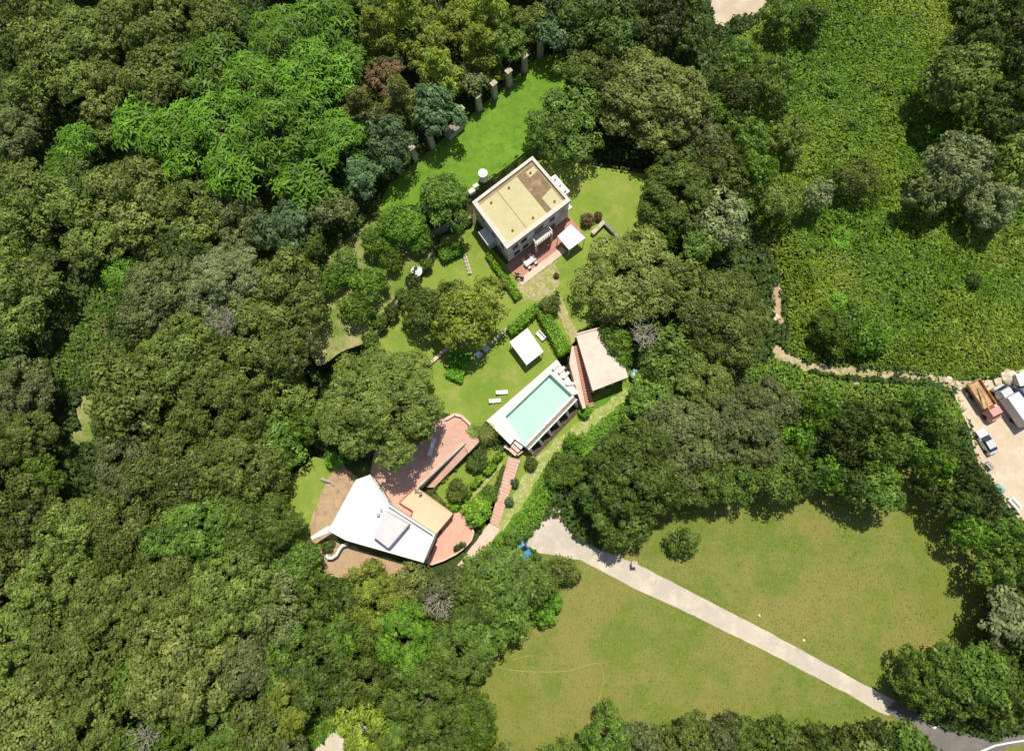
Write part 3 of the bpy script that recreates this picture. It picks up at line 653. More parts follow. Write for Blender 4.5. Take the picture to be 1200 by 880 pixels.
MB().box((0, 0, .3), (1.7, .75, .3)).build('seat', 'canvas_white', lounger_, local=True); MB().box((0, .4, .5), (1.7, .15, .7)).build('backrest', 'metal_white', lounger_, local=True)
for s_ in (-1, 1): MB().box((s_*.8, -.03, .4), (.12, .7, .5)).build('armrest', 'metal_white', lounger_, local=True)
for k, (a, b) in enumerate(((561, 416), (569.5, 409))):
    q = empty('garden_stool', P(a, b, 3.03), ['pale square garden stool by the fruit trees, the one nearer the low wall', 'pale square garden stool by the fruit trees, the one nearer the gazebo'][k], 'stool', 'garden stools', rz=.8)
    MB().box((0, 0, .45), (1.05, 1.05, .12)).build('seat', 'cushion_grey', q, local=True); MB().box((0, 0, .2), (.8, .8, .38)).build('base', 'stone_pale', q, local=True)

# ============================================================ PAVILION
pvz = 4.2
PV = PP([(675, 392), (703, 384.5), (719, 380), (729, 418), (736, 442), (695, 458)], pvz); pvc = cen(PV)
pv = empty('pavilion', (pvc.x, pvc.y, 0), 'low pavilion with a flat pale pink roof between brick stairs and trees', 'pavilion')
MB().prism(PV, pvz-.28, pvz).build('roof', 'pavilion_roof', pv)
ins = [p.lerp(Vector((pvc.x, pvc.y, p.z)), .06) for p in PV]
for i, j in ((0, 2), (2, 3), (5, 0)): MB().wall(ins[i], ins[j], .3, -.1, pvz-.29).build('wall', 'white_wall', pv)
MB().wall(PV[0], PV[2], .25, pvz-.25, pvz+.2).build('parapet', 'pink_stone', pv)
MB().wall(PV[0], PV[5], .12, pvz-.25, pvz+.08).build('kerb', 'pavilion_roof', pv)
for t_ in (.03, .33, .63, .95):
    q = ins[5].lerp(ins[4], t_); MB().box((q.x, q.y, (pvz-.3)/2), (.35, .35, pvz-.3), .35).build('column', 'white_wall', pv)
MB().wall(ins[5].lerp(ins[0], .35), ins[4].lerp(ins[3], .7), .2, 0, pvz-.3).build('back_wall', 'house_wall', pv)
vv = empty('climbing_vine', P(722, 398, pvz), 'leafy green climber spilling over the north-east edge of the pavilion roof', 'vine')
me = crown('vine_leaves', 1, .35, .1, .4, .3, 9, .17, .6, irr=.3); me.materials.append(MT['leaf_bright'])
for k, (a, b, s_) in enumerate(((721, 396, 2.1), (726, 408, 1.5), (717, 388, 1.8), (731, 420, 1.2), (712, 385, 1.0))):
    o_ = link('foliage', me, vv); o_.location = P(a, b, pvz)-Vector(vv.location); o_.scale = (s_, s_, 1.6*s_*.6); o_.rotation_euler = (0, 0, k)
tb = empty('rain_barrel', P(743, 440, 0), 'turquoise barrel standing at the corner of the pavilion beside the path', 'barrel')
MB().cyl((0, 0), .75, 0, 1.5, 14, .85).build('barrel', 'teal', tb, local=True); MB().cyl((0, 0), .87, 1.5, 1.56, 14).build('rim', 'teal', tb, local=True); MB().cyl((0, 0), .6, 1.56, 1.6, 12).build('lid', 'metal_grey', tb, local=True)

# ============================================================ UPPER HOUSE
HZ = 9.4
Hc = PP([(553, 237), (624, 183), (669, 235), (594, 292)], HZ+.4); hc = cen(Hc)
Wc, Nc, Ec, Sc = [Vector((p.x, p.y)) for p in Hc]
hs_ = empty('house', (hc.x, hc.y, 3), 'two-storey house with a flat cream roof, brown-stained at its eastern end', 'house')
HB = [q.lerp(hc, .03) for q in (Wc, Nc, Ec, Sc)]
MB().prism(HB, 2.8, HZ-.1).build('wall', 'house_wall', hs_)
MB().prism([Wc, Nc, Ec, Sc], HZ-.098, HZ).build('roof', 'roof_gutter', hs_)
for k, (a, b) in enumerate(((Wc, Nc), (Nc, Ec), (Ec, Sc), (Sc, Wc))):
    d = (b-a).normalized(); n = Vector((-d.y, d.x)); n = n if n.dot(hc-a) > 0 else -n
    th = .75 if k >= 2 else .5
    s0 = 0 if k % 2 == 0 else (.5 if k == 1 else .75); s1 = 0 if k % 2 == 0 else (.75 if k == 1 else .5)
    MB().wall(a+n*th/2+d*(s0+.003 if s0 else 0), b+n*th/2-d*(s1+.003 if s1 else 0), th, HZ-.35, HZ+.42).build('parapet', 'house_trim', hs_)
def uv(u, v):  # u along W->N, v along W->S
    return (Wc*(1-u)+Nc*u)*(1-v)+(Sc*(1-u)+Ec*u)*v
def panel(u0, v0, u1, v1, z, mat, name):
    MB().prism([uv(u0, v0), uv(u1, v0), uv(u1, v1), uv(u0, v1)], HZ+.003, z).build(name, mat, hs_)
panel(.055, .11, .35, .93, HZ+.06, 'roof_cream', 'roof_slab')
panel(.36, .11, .67, .93, HZ+.064, 'roof_cream', 'roof_slab')
panel(.68, .1, .93, .93, HZ+.05, 'roof_stain', 'roof_slab')
MB().prism([uv(.745, .66), uv(.925, .62), uv(.925, .93), uv(.75, .93)], HZ+.052, HZ+.085).build('roof_patch', 'roof_cream', hs_)
MB().prism([uv(.8, .14), uv(.93, .14), uv(.93, .24), uv(.8, .26)], HZ+.052, HZ+.08).build('roof_patch', 'roof_cream', hs_)
for u, v in ((.2, .2), (.5, .18), (.84, .2), (.2, .8), (.5, .84), (.84, .84)):
    q = uv(u, v); MB().cyl(q, .2, HZ+.05, HZ+.3, 8).build('vent', 'pot', hs_)
SEn = Vector(((Ec-Sc).y, -(Ec-Sc).x)).normalized(); SEn = SEn if SEn.y < 0 else -SEn
SWn = Vector(((Sc-Wc).y, -(Sc-Wc).x)).normalized(); SWn = SWn if SWn.x < 0 else -SWn
for t_ in (.12, .26, .72, .88): wall_piece(HB[3], HB[2], t_, 1.3, 6.9, 8.6, .06, SEn, parent=hs_)
for t_ in (.14, .28): wall_piece(HB[3], HB[2], t_, 1.3, 4.0, 5.7, .06, SEn, parent=hs_)
for t_ in (.45, .72): wall_piece(HB[3], HB[2], t_, 1.5, 3.1, 5.5, .06, SEn, 'door_wood', 'door', hs_)
for t_ in (.25, .6, .85): wall_piece(HB[0], HB[3], t_, 1.2, 6.9, 8.5, .06, SWn, parent=hs_)
for t_ in (.75,): wall_piece(HB[0], HB[3], t_, 1.2, 4, 5.5, .06, SWn, parent=hs_)
wall_piece(HB[3], HB[2], .5, 2.0, 6.5, 8.7, .06, SEn, 'door_wood', 'door', hs_)
MB().wall(HB[3]+SEn*.06, HB[2]+SEn*.06, .14, 6.0, 6.3).build('string_course', 'house_trim', hs_)
# balcony
bd = (Ec-Sc).normalized(); b0 = HB[3].lerp(HB[2], .37); b1 = HB[3].lerp(HB[2], .63)
MB().prism([b0+SEn*.13, b1+SEn*.13, b1+SEn*1.7, b0+SEn*1.7], 6.15, 6.4).build('balcony_floor', 'house_trim', hs_)
mb = MB().wall(b0+SEn*1.6, b1+SEn*1.6, .14, 7.25, 7.4); mb.wall(b0+SEn*.2, b0+SEn*1.53, .14, 7.25, 7.4); mb.wall(b1+SEn*.2, b1+SEn*1.53, .14, 7.25, 7.4)
bal = mb.build('balcony_rail', 'white_wall', hs_)
for k in range(10):
    q = (b0+SEn*1.6).lerp(b1+SEn*1.6, k/9); MB().box((q.x, q.y, 6.82), (.1, .1, .85)).build('baluster', 'white_wall', hs_)
for q in (b0+SEn*1.5, b1+SEn*1.5): MB().cyl(q, .2, 3, 6.15, 10).build('column', 'white_wall', hs_)
# west porch
w0, w1 = HB[0].lerp(HB[3], .32), HB[0].lerp(HB[3], .62)
MB().prism([w0+SWn*.05, w1+SWn*.05, w1+SWn*1.6, w0+SWn*1.6], 5.4, 5.6).build('porch_roof', 'white_deck', hs_)
MB().prism([w0+SWn*.06, w1+SWn*.06, w1+SWn*1.35, w0+SWn*1.35], 2.9, 5.39).build('porch', 'house_wall', hs_)
# east annex and units
e0_, e1_ = HB[1].lerp(HB[2], .4), HB[1].lerp(HB[2], .8); NEn = -SWn
MB().prism([e0_+NEn*.05, e1_+NEn*.05, e1_+NEn*1.6, e0_+NEn*1.6], 2.9, 7.6).build('annex', 'white_wall', hs_)
MB().prism([e0_+NEn*.03, e1_+NEn*.03, e1_+NEn*1.8, e0_+NEn*1.8], 7.602, 7.8).build('annex_roof', 'white_deck', hs_)
for t_, s_ in ((.15, .9), (.5, .8), (.83, .9)):
    q = e0_.lerp(e1_, t_)+NEn*.9; MB().box((q.x, q.y, 8.1), (s_, s_*.7, .6), .75).build('air_unit', 'metal_white', hs_)
MB().prism([HB[2]+SEn*.0, HB[2]+NEn*.9, HB[2]+NEn*.9-SEn*1.5, HB[2]-SEn*1.5], 5.6, 6.0).build('side_canopy', 'house_trim', hs_)
# brick terrace in front + pale border
tr0, tr1 = Sc+SEn*0+SWn*.4, Ec
TB = [Sc+SWn*.6, Ec+(-SWn)*.2, Ec+(-SWn)*.2+SEn*3.4, Sc+SWn*.6+SEn*3.4]
te = empty('house_terrace', (*cen(TB), 3), 'red brick terrace with a pale stone border in front of the house', 'terrace')
MB().prism(TB, 2.9, 3.12).build('paving', 'brick_red', te)
q0, q1 = TB[3], TB[2]
MB().prism([q0, q0.lerp(q1, .68), q0.lerp(q1, .68)+SEn*1.2, q0+SEn*1.2], 2.9, 3.2).build('border', 'pink_stone', te)
# awning
aw = canopy_thing('awning', 'bright white square awning at the east end of the house terrace', 'awning', [(653, 277), (669, 263), (686, 279), (667, 293)], 5.7, 3.1, crownh=.12)
bk = Sc+bd*3.0+SEn*2.2
tbm = empty('patio_table', (bk.x, bk.y, 3.12), 'long pale table on the brick terrace by the house wall', 'table', rz=math.atan2(bd.y, bd.x))
MB().box((0, 0, .74), (2.2, .9, .06)).build('tabletop', 'cushion_grey', tbm, local=True)
for x in (-1, 1):
    for y in (-.38, .38): MB().box((x, y, .36), (.07, .07, .7)).build('leg', 'metal_grey', tbm, local=True)
for k in range(4):
    q = bk+bd*(-.7+1.4*(k % 2))+SEn*(.8 if k < 2 else -.8)
    r = empty('patio_chair', (q.x, q.y, 3.12), f'{"pale" if 1 else ""} patio chair at the long table, {["outer side, west end", "outer side, east end", "house side, west end", "house side, east end"][k]}', 'chair', 'chairs at the terrace table', rz=math.atan2(bd.y, bd.x)+(math.pi/2 if k < 2 else -math.pi/2)+math.pi*0)
    chair(r, 'cushion_grey')
# tank
tk = empty('water_tank', P(567, 211, 5), 'white cylindrical water tank behind the house', 'tank')
MB().cyl((0, 0), .8, .5, 2.5, 18).build('drum', 'metal_white', tk, local=True); MB().cyl((0, 0), .35, 2.5, 2.6, 12).build('lid', 'metal_grey', tk, local=True)
MB().cyl((0, 0), .83, 2.36, 2.44, 18).build('hoop', 'metal_grey', tk, local=True)
for a in range(4): MB().box((.6*math.cos(a*1.57+.78), .6*math.sin(a*1.57+.78), .25), (.12, .12, .5)).build('leg', 'metal_grey', tk, local=True)
for k, (a, b, s_) in enumerate(((558, 220, .9), (553, 226, 1.1))):
    q = empty('storage_box', P(a, b, 5.03), ['small white storage box beside the water tank', 'white storage box at the west corner of the house, farther from the tank'][k], 'box', rz=.6)
    MB().box((0, 0, .4), (s_, .7*s_, .8)).build('box', 'metal_white', q, local=True, bevel=.03); MB().box((0, 0, .83), (s_*1.06, .75*s_, .06)).build('lid', 'cushion_grey', q, local=True)
# round well cover, basin, white planter row
wl = empty('parasol', P(490.5, 323, 3.03), 'round white parasol at the foot of the long stone retaining wall', 'parasol')
mb = MB(); n8 = 16
for k in range(n8):
    a, b = 2*math.pi*k/n8, 2*math.pi*(k+1)/n8; mb.add([(0, 0, 2.55), (.98*math.cos(a), .98*math.sin(a), 2.15), (.98*math.cos(b), .98*math.sin(b), 2.15)], [(0, 1, 2)])
mb.build('canopy', 'canvas_white', wl, local=True); MB().cyl((0, 0), .04, 0, 2.6, 8).build('pole', 'metal_grey', wl, local=True); MB().cyl((0, 0), .3, 0, .12, 12).build('base', 'stone_grey', wl, local=True)
bs_ = empty('bird_bath', P(447.5, 386, 3.03), 'small white stone basin near the lower end of the retaining wall', 'basin')
MB().cyl((0, 0), .2, 0, .8, 10, .14).build('pedestal', 'white_wall', bs_, local=True); MB().cyl((0, 0), .25, .8, 1.0, 14, .62).build('bowl', 'white_wall', bs_, local=True)
ORD = ['first', 'second', 'third', 'fourth', 'fifth', 'sixth', 'seventh', 'eighth', 'ninth', 'tenth', 'eleventh', 'twelfth', 'thirteenth', 'fourteenth', 'fifteenth', 'sixteenth', 'seventeenth', 'eighteenth', 'nineteenth', 'twentieth']
ORD += ['twenty-'+w for w in ORD[:9]]+['thirtieth']+['thirty-'+w for w in ORD[:9]]
for k in range(6):
    t_ = k/5; q = empty('planter', P(544.5+t_*6, 299+t_*21, 3.03), f'white planter in the row on the lawn, {ORD[k]} counting away from the house', 'planter', 'row of white planters', rz=.2)
    MB().box((0, 0, .25), (.5, .42, .5), 0, 1.15).build('trough', 'metal_white', q, local=True); MB().box((0, 0, .51), (.44, .38, .03)).build('soil', 'bare_earth', q, local=True)
# garden walls
def wallthing(label, pts, z, th, zb, zt, mat, name='stone_wall', blocks=None):
    w = [P(a, b, z) for a, b in pts]; r = empty(name, w[0], label, 'wall')
    for a, b in zip(w, w[1:]):
        MB().wall(a, b, th, zb, zt-.12).build('wall', mat, r)
        L = (b-a).length; n = max(1, int(L/1.4)); d = (b-a)/n
        for k in range(n):
            MB().wall(a+d*(k+.015), a+d*(k+.985), th+.1, zt-.118, zt+R_.uniform(-.02, .03)).build('coping_stone', blocks or mat, r)
wallthing('long stone retaining wall dividing the upper orchard from the lawn', [(505, 296), (495, 312), (476, 338), (455, 367), (436, 395), (428, 404)], 5.2, .32, 2.8, 5.2, 'stone_grey', blocks='stone_grey')
wallthing('grey wall running west from the corner of the house', [(506, 274), (540, 259), (553, 256)], 4.6, .5, 2.8, 5.4, 'stone_grey')
wallthing('low stone garden wall stepping away from the east side of the house', [(694, 274), (708, 260)], 3.8, .6, 2.8, 4.0, 'stone_pale')
wallthing('dark stone wall descending east of the house lawn', [(709, 262), (720, 273), (731, 286)], 3.6, .5, 2.0, 3.9, 'stone_grey')
wallthing('low pinkish stone edging wall at the far side of the pool lawn', [(534, 401), (516, 415), (499, 431)], 3.4, .45, 2.8, 3.5, 'pink_stone', blocks='pink_stone')
wallthing('low stone edging wall under the garden trees behind the two stools', [(603, 378), (592, 387), (574, 404)], 3.4, .35, 2.8, 3.4, 'stone_pale')
wallthing('narrow pale kerb beside the stepped hedges below the palm', [(589, 543), (565, 570), (541, 594)], .4, .5, -.2, .35, 'pathstone', name='garden_kerb', blocks='pathstone')
# colonnade
cp = [(468, 203), (487, 188), (507, 173), (524, 158), (543, 144), (562, 129), (580, 115), (597, 101), (615, 84), (633, 67), (650, 52)]
for k, (a, b) in enumerate(cp):
    p = P(a, b, 5); cl = empty('stone_pillar', p, f'weathered stone pillar at the edge of the wood, {ORD[k]} counting from the lower left end', 'pillar', 'stone pillars in a row')
    MB().box((0, 0, 2), (.95, .8, 4.4), .75, .86).build('shaft', 'stone_pale', cl, local=True)
    MB().box((0, 0, 4.32), (1.15, .95, .22), .75).build('capital', 'stone_pale', cl, local=True)
    MB().box((0, 0, .12), (1.25, 1.1, .3), .75).build('plinth', 'stone_grey', cl, local=True)
q = P(533, 155, 5); r = empty('stone_plinth', q, 'broad block of old stonework lying between two of the pillars', 'block', None, .75)
MB().box((0, 0, .7), (3.6, 1.4, 1.5), 0, .95).build('block', 'stone_pale', r, local=True); MB().box((0, 0, 1.5), (3.8, 1.6, .14)).build('slab', 'stone_grey', r, local=True)

# ============================================================ HEDGES
def hedge(label, quad, z, h, mat='leaf_hedge', name='hedge', group=None):
    q = PP(quad, z+h); k = cen(q); r = empty(name, (k.x, k.y, z), label, 'hedge', group)
    MB().prism([Vector((k.x, k.y)).lerp(Vector((p.x, p.y)), .9) for p in q], z-.1, z+h-.12).build('inner_branches', 'hedge_core', r)
    leafbox('foliage', q, z, z+h, mat, r); return r
hedge('clipped hedge arm along the top side of the gazebo corner', [(594, 384), (600, 392), (630, 366), (624, 357)], 3, 1.6)
hedge('wide clipped hedge arm running from the gazebo corner to the brick stairs', [(624, 357), (636, 353), (669, 408), (656, 416)], 3, 1.7)
hedge('narrow clipped hedge beside the lawn path in front of the house', [(569, 298), (574, 295), (611, 345), (604, 351)], 3, 1.2)
for k, (a, b, s_, lb) in enumerate(((583, 535, 6, 'closest to the pool'), (574, 549, 8, 'second down from the pool'), (558, 565, 7, 'third down from the pool'), (546, 581, 6, 'lowest of the row'))):
    hedge(f'trimmed yellow-green box hedge on the stepped bank, {lb}', [(a-s_, b+s_*.5), (a+s_*.3, b-s_*.9), (a+s_, b-s_*.4), (a-s_*.2, b+s_)], .1, 1.5, 'leaf_hedge', group='stepped box hedges')
hedge('ragged green hedge south-west of the house wall', [(510, 290), (540, 282), (543, 294), (519, 306)], 3, 1.5, 'leaf_bright')
hedge('ivy-like hedge strip below the low pink wall', [(522, 440), (532, 412), (551, 416), (540, 448)], 3, 1.0, 'leaf_lime')
hedge('thin hedge strip hugging the west side of the long stairway', [(589, 546), (595, 545), (583, 578), (573, 590)], 0, 1.0, 'leaf_mid')
# long leafy bank south-east of the stone path
bank = [(742, 455), (752, 465), (712, 506), (682, 530), (664, 552), (650, 585), (636, 606), (622, 625), (606, 640), (576, 648), (548, 662), (560, 648), (596, 616), (622, 588), (634, 560), (650, 536), (690, 504), (728, 478)]
def carpet(name, px, mat, dens, leaf, amp, label=None, up=.2, z=None, lo=.1, edge=1.5):
    poly = [PG(a, b) for a, b in px]; pl_ = [(p.x, p.y) for p in poly]
    xs = [p[0] for p in pl_]; ys = [p[1] for p in pl_]; n = int((max(xs)-min(xs))*(max(ys)-min(ys))*dens)
    x = NP.uniform(min(xs), max(xs), n); y = NP.uniform(min(ys), max(ys), n); d = poly_dist(x, y, pl_)
    k = d < NP.normal(0, .35, n); x, y, d = x[k], y[k], d[k]
    h = mounds(x, y)*amp*np.clip(-d/edge+.12, .05, 1)
    e = .15; hx = (mounds(x+e, y)-mounds(x, y))*amp/e; hy = (mounds(x, y+e)-mounds(x, y))*amp/e
    C = np.stack([x, y, hgt(x, y)+h+lo+NP.uniform(-.12, .1, len(x))*min(1, amp)], 1); N = np.stack([-hx, -hy, np.full(len(x), .8)], 1); N /= np.linalg.norm(N, axis=1)[:, None]
    me = leafmesh(name, C, N, leaf*NP.uniform(.6, 1.35, len(x)), .62, .3); me.materials.append(MT[mat])
    o = link(name, me); tag(o, label, name.replace('_', ' '), kind='stuff'); CLEAR.append(pl_); return o
def _h(ix, iy):
    v = np.sin(ix*127.1+iy*311.7)*43758.5453; return v-np.floor(v)
def mounds(x, y):
    """soft leafy cushions: worley-like bumps at two scales"""
    tot = 0
    for s_, a_ in ((6.5, .5), (2.4, .42), (1.1, .24)):
        X_, Y_ = x/s_, y/s_; fx, fy = np.floor(X_), np.floor(Y_); best = np.full(x.shape, 9.)
        for i in (-1, 0, 1):
            for j in (-1, 0, 1):
                cx_ = fx+i; cy_ = fy+j; px_ = cx_+_h(cx_, cy_); py_ = cy_+_h(cx_+17, cy_+5)
                best = np.minimum(best, (X_-px_)**2+(Y_-py_)**2)
        tot = tot+a_*np.sqrt(np.clip(1-best*.85, 0, 1))
    return tot*(.7+.3*np.sin(x*.21)*np.cos(y*.17))
carpet('leafy_bank', bank, 'leaf_lime', 26, .2, 1.2, 'bright leafy bank of shrubs along the lower side of the stone path')
vine_px = [(862, 45), (900, 20), (960, -60), (1260, -80), (1290, 428), (1200, 434), (1150, 444), (1120, 445), (1060, 432), (1000, 428), (940, 420), (920, 408), (924, 386), (918, 370), (922, 352), (912, 325), (900, 300), (880, 260), (850, 200), (840, 120)]
carpet('vine_thicket', vine_px, 'leaf_vine', 24, .25, 3.8, 'dense bright green creeper smothering the hillside above the dirt track', edge=5)
carpet('bright_thicket', [(905, 418), (960, 441), (1000, 446), (1060, 448), (1112, 458), (1128, 480), (1130, 500), (1000, 470), (930, 480), (880, 460), (870, 430)], 'leaf_vine', 14, .24, .8, 'bright weeds between the dirt track and the dark grove')
carpet('weed_patch', [(375, 415), (362, 440), (370, 480), (395, 520), (345, 560), (330, 540), (340, 480), (350, 430)], 'leaf_bright', 10, .22, .8, 'bright weeds in the gap between the big tree and the wood')
carpet('forest_weeds', [(110, 330), (150, 318), (165, 345), (120, 400), (110, 450), (70, 460), (60, 420), (95, 380)], 'leaf_bright', 10, .25, .9, 'bright weeds filling a gap in the left-hand wood')
carpet('corner_weeds', [(316, 840), (360, 825), (402, 845), (366, 884), (350, 900), (316, 900)], 'leaf_lime', 14, .2, .8, 'lime green weeds beside the pale track at the bottom edge')

# ============================================================ TREES
T = tree; B = 'broad'
T(444, 476, 68, B, 'leaf_olive', label='huge spreading olive-green tree overhanging the plaza and the villa yard', hs=.85, zfix=3)
T(505, 362, 30, 'fruit', 'leaf_mid', 'fruit_tree', 'green fruit tree on the lawn, west half of the pair beside the gazebo lawn')
T(553, 372, 40, 'fruit', 'leaf_yellow', 'fruit_tree', 'yellowish green fruit tree on the lawn, east one of the pair near the gazebo')
T(533, 350, 22, 'fruit', 'leaf_olive', 'fruit_tree', 'small olive tree squeezed behind the two garden fruit trees')
T(433, 334, 21, 'fruit', 'leaf_bright', 'fruit_tree', 'round bright fruit tree in the orchard right above the retaining wall')
T(418, 362, 20, 'fruit', 'leaf_bright', 'fruit_tree', 'lowest bright fruit tree of the orchard, next to the retaining wall')
T(404, 308, 18, 'fruit', 'leaf_mid', 'fruit_tree', 'darker small fruit tree in the middle of the orchard')
T(390, 327, 16, 'fruit', 'leaf_bright', 'fruit_tree', 'small bright fruit tree at the western rim of the orchard')
T(438, 284, 18, 'fruit', 'leaf_bright', 'fruit_tree', 'bright fruit tree below the lime green dome tree')
T(458, 302, 15, 'fruit', 'leaf_bright', 'fruit_tree', 'smallest bright fruit tree beside the white parasol')
T(472, 265, 27, 'dense', 'leaf_lime', 'domed_tree', 'smooth lime green dome-shaped tree west of the house', hs=.9)
T(490, 285, 14, 'dense', 'leaf_bright', 'domed_tree', 'small bright round shrub tucked below the dome-shaped tree', hs=.9)
T(520, 237, 31, 'fruit', 'leaf_mid', 'broadleaf_tree', 'dense green tree beside the west corner of the house')
T(508, 128, 31, B, 'leaf_blue', 'broadleaf_tree', 'blue-green rounded tree leaning over the stone pillars')
T(462, 165, 30, B, 'leaf_blue', 'broadleaf_tree', 'blue-green tree down the row from the one leaning over the pillars')
T(430, 208, 24, B, 'leaf_blue', 'broadleaf_tree', 'smaller blue-green tree at the lower end of the pillar row')
T(388, 250, 26, B, 'leaf_greyolive', 'broadleaf_tree', 'grey-green tree between the bright grove and the orchard')
T(448, 88, 26, B, 'leaf_brown', 'withered_tree', 'withered reddish-brown tree among the greens above the pillars')
for a, b, r in ((500, 52, 30), (478, 22, 26), (538, 22, 28), (515, 88, 24), (560, 60, 24), (470, 118, 22), (425, 130, 22), (440, 40, 24), (575, 18, 24)):
    T(a, b, r, 'cone' if r < 27 else B, 'leaf_yellow' if r > 23 else 'leaf_olivegold')
for a, b, r, m_ in ((592, 55, 26, 'leaf_mid'), (618, 28, 28, 'leaf_olive'), (650, 8, 26, 'leaf_blue'), (650, 45, 18, 'leaf_blue'),
                  (700, 25, 44, 'leaf_dark'), (760, 18, 42, 'leaf_dark'), (812, 38, 28, 'leaf_dark'), (680, 85, 28, 'leaf_mid'), (806, 2, 20, 'leaf_mid')): T(a, b, r, B, m_)
T(765, 118, 62, B, 'leaf_olivegold', label='big golden-olive tree standing north-east of the house', hs=.9)
T(668, 148, 48, B, 'leaf_mid', label='dense dark green tree touching the north corner of the house', hs=.8)
T(715, 90, 36, B, 'leaf_olive'); T(790, 230, 44, B, 'leaf_mid'); T(842, 205, 34, B, 'leaf_olive'); T(820, 160, 34, B, 'leaf_greyolive'); T(850, 262, 30, B, 'leaf_pale')
T(770, 270, 26, B, 'leaf_bright'); T(862, 235, 22, 'fruit', 'leaf_mid'); T(820, 292, 28, B, 'leaf_mid')
T(742, 330, 54, B, 'leaf_olivegold', label='golden-olive tree with a broad crown just right of the garden lawn', hs=.8)
T(842, 375, 58, B, 'leaf_olive', label='large olive tree at the head of the dirt track', hs=.85)
T(795, 340, 32, B, 'leaf_olive'); T(786, 412, 32, B, 'leaf_mid'); T(762, 470, 28, B, 'leaf_mid'); T(757, 505, 24, B, 'leaf_mid')
T(744, 558, 60, B, 'leaf_mid', label='massive mid-green tree overhanging the start of the driveway', hs=.85)
T(802, 520, 52, B, 'leaf_greyolive', label='broad grey-green tree standing right of the massive driveway tree'); T(868, 505, 50, B, 'leaf_greyolive', label='second broad grey-green tree, near the dark grove')
T(820, 450, 36, B, 'leaf_olive'); T(870, 555, 34, B, 'leaf_mid'); T(835, 560, 34, B, 'leaf_mid'); T(790, 570, 26, B, 'leaf_mid'); T(905, 560, 30, B, 'leaf_mid'); T(900, 470, 30, B, 'leaf_greyolive')
T(728, 612, 32, B, 'leaf_mid')
T(660, 552, 22, 'dense', 'leaf_bright', 'shrub', 'big fresh green shrub on the bank below the pool path', 'shrub', hs=.7)
T(700, 578, 20, B, 'leaf_dark'); T(672, 520, 12, 'dense', 'leaf_lime', 'shrub', 'small lime shrub on the bank opposite the middle of the pool', 'shrub')
T(728, 508, 14, 'dense', 'leaf_mid', 'shrub', 'mid-green shrub at the bend of the stone path', 'shrub')
T(799, 635, 17, 'dense', 'leaf_mid', 'shrub', 'lone round dark green bush on the meadow above the driveway', 'shrub', hs=.8)
T(586, 688, 45, B, 'leaf_mid', label='wide grey-green tree below the villa, hiding the tail of the blue car', hs=.6)
T(628, 684, 20, B, 'leaf_mid'); T(548, 698, 27, B, 'leaf_mid'); T(520, 694, 27, B, 'leaf_greyolive'); T(562, 728, 34, B, 'leaf_dark')
T(655, 668, 16, 'dense', 'leaf_olive', 'shrub', 'dull green shrub just under the driveway turning court', 'shrub'); T(668, 672, 12, 'dense', 'leaf_olivegold', 'shrub', 'brownish green shrub on the meadow side of the turning court', 'shrub')
T(642, 688, 13, 'dense', 'leaf_yellow', 'shrub', 'yellow flecked shrub between the wide tree and the meadow', 'shrub'); T(636, 716, 15, 'dense', 'leaf_lime', 'shrub', 'lime shrub reaching onto the meadow, left side', 'shrub'); T(650, 706, 10, 'dense', 'leaf_lime', 'shrub', 'small lime shrub reaching farthest onto the meadow', 'shrub')
for a, b, r, m_ in ((385, 715, 36, 'leaf_mid'), (438, 705, 38, 'leaf_yellow'), (480, 690, 26, 'leaf_olivegold'), (375, 790, 38, 'leaf_dark'), (430, 780, 40, 'leaf_mid'), (480, 750, 40, 'leaf_bright'), (538, 760, 44, 'leaf_mid'),
                  (505, 815, 48, 'leaf_mid'), (440, 840, 36, 'leaf_yellow'), (410, 745, 30, 'leaf_bright'), (545, 850, 40, 'leaf_bright'), (480, 865, 40, 'leaf_mid'), (570, 740, 30, 'leaf_mid'), (500, 715, 24, 'leaf_bright'), (530, 720, 24, 'leaf_olive')): T(a, b, r, B, m_)
# bright feathery grove, upper left
for a, b, r in ((330, 45, 46), (385, 25, 36), (300, 105, 46), (250, 75, 36), (365, 95, 48), (330, 165, 48), (260, 150, 44), (210, 165, 40), (395, 165, 38), (275, 205, 34), (355, 215, 36), (165, 150, 34), (405, 75, 28), (90, 165, 26), (75, 200, 24)):
    T(a, b, r, 'feather', 'leaf_feather', 'feathery_tree')
for a, b, r, m_ in ((30, 30, 48, 'leaf_olive'), (100, 50, 50, 'leaf_olive'), (60, 100, 40, 'leaf_olive'), (175, 35, 46, 'leaf_olive'), (190, 95, 40, 'leaf_olive'), (125, 110, 36, 'leaf_olivegold'), (250, 20, 36, 'leaf_olive'),
                  (20, 160, 36, 'leaf_greyolive'), (50, 245, 42, 'leaf_olive'), (150, 235, 48, 'leaf_olivegold'), (215, 255, 40, 'leaf_olive'), (100, 215, 30, 'leaf_dark'), (10, 270, 36, 'leaf_olive'),
                  (275, 265, 34, 'leaf_greyolive'), (335, 265, 32, 'leaf_blue'), (350, 290, 26, 'leaf_dark'), (110, 280, 32, 'leaf_olive'), (220, 300, 30, 'leaf_dark')): T(a, b, r, B, m_)
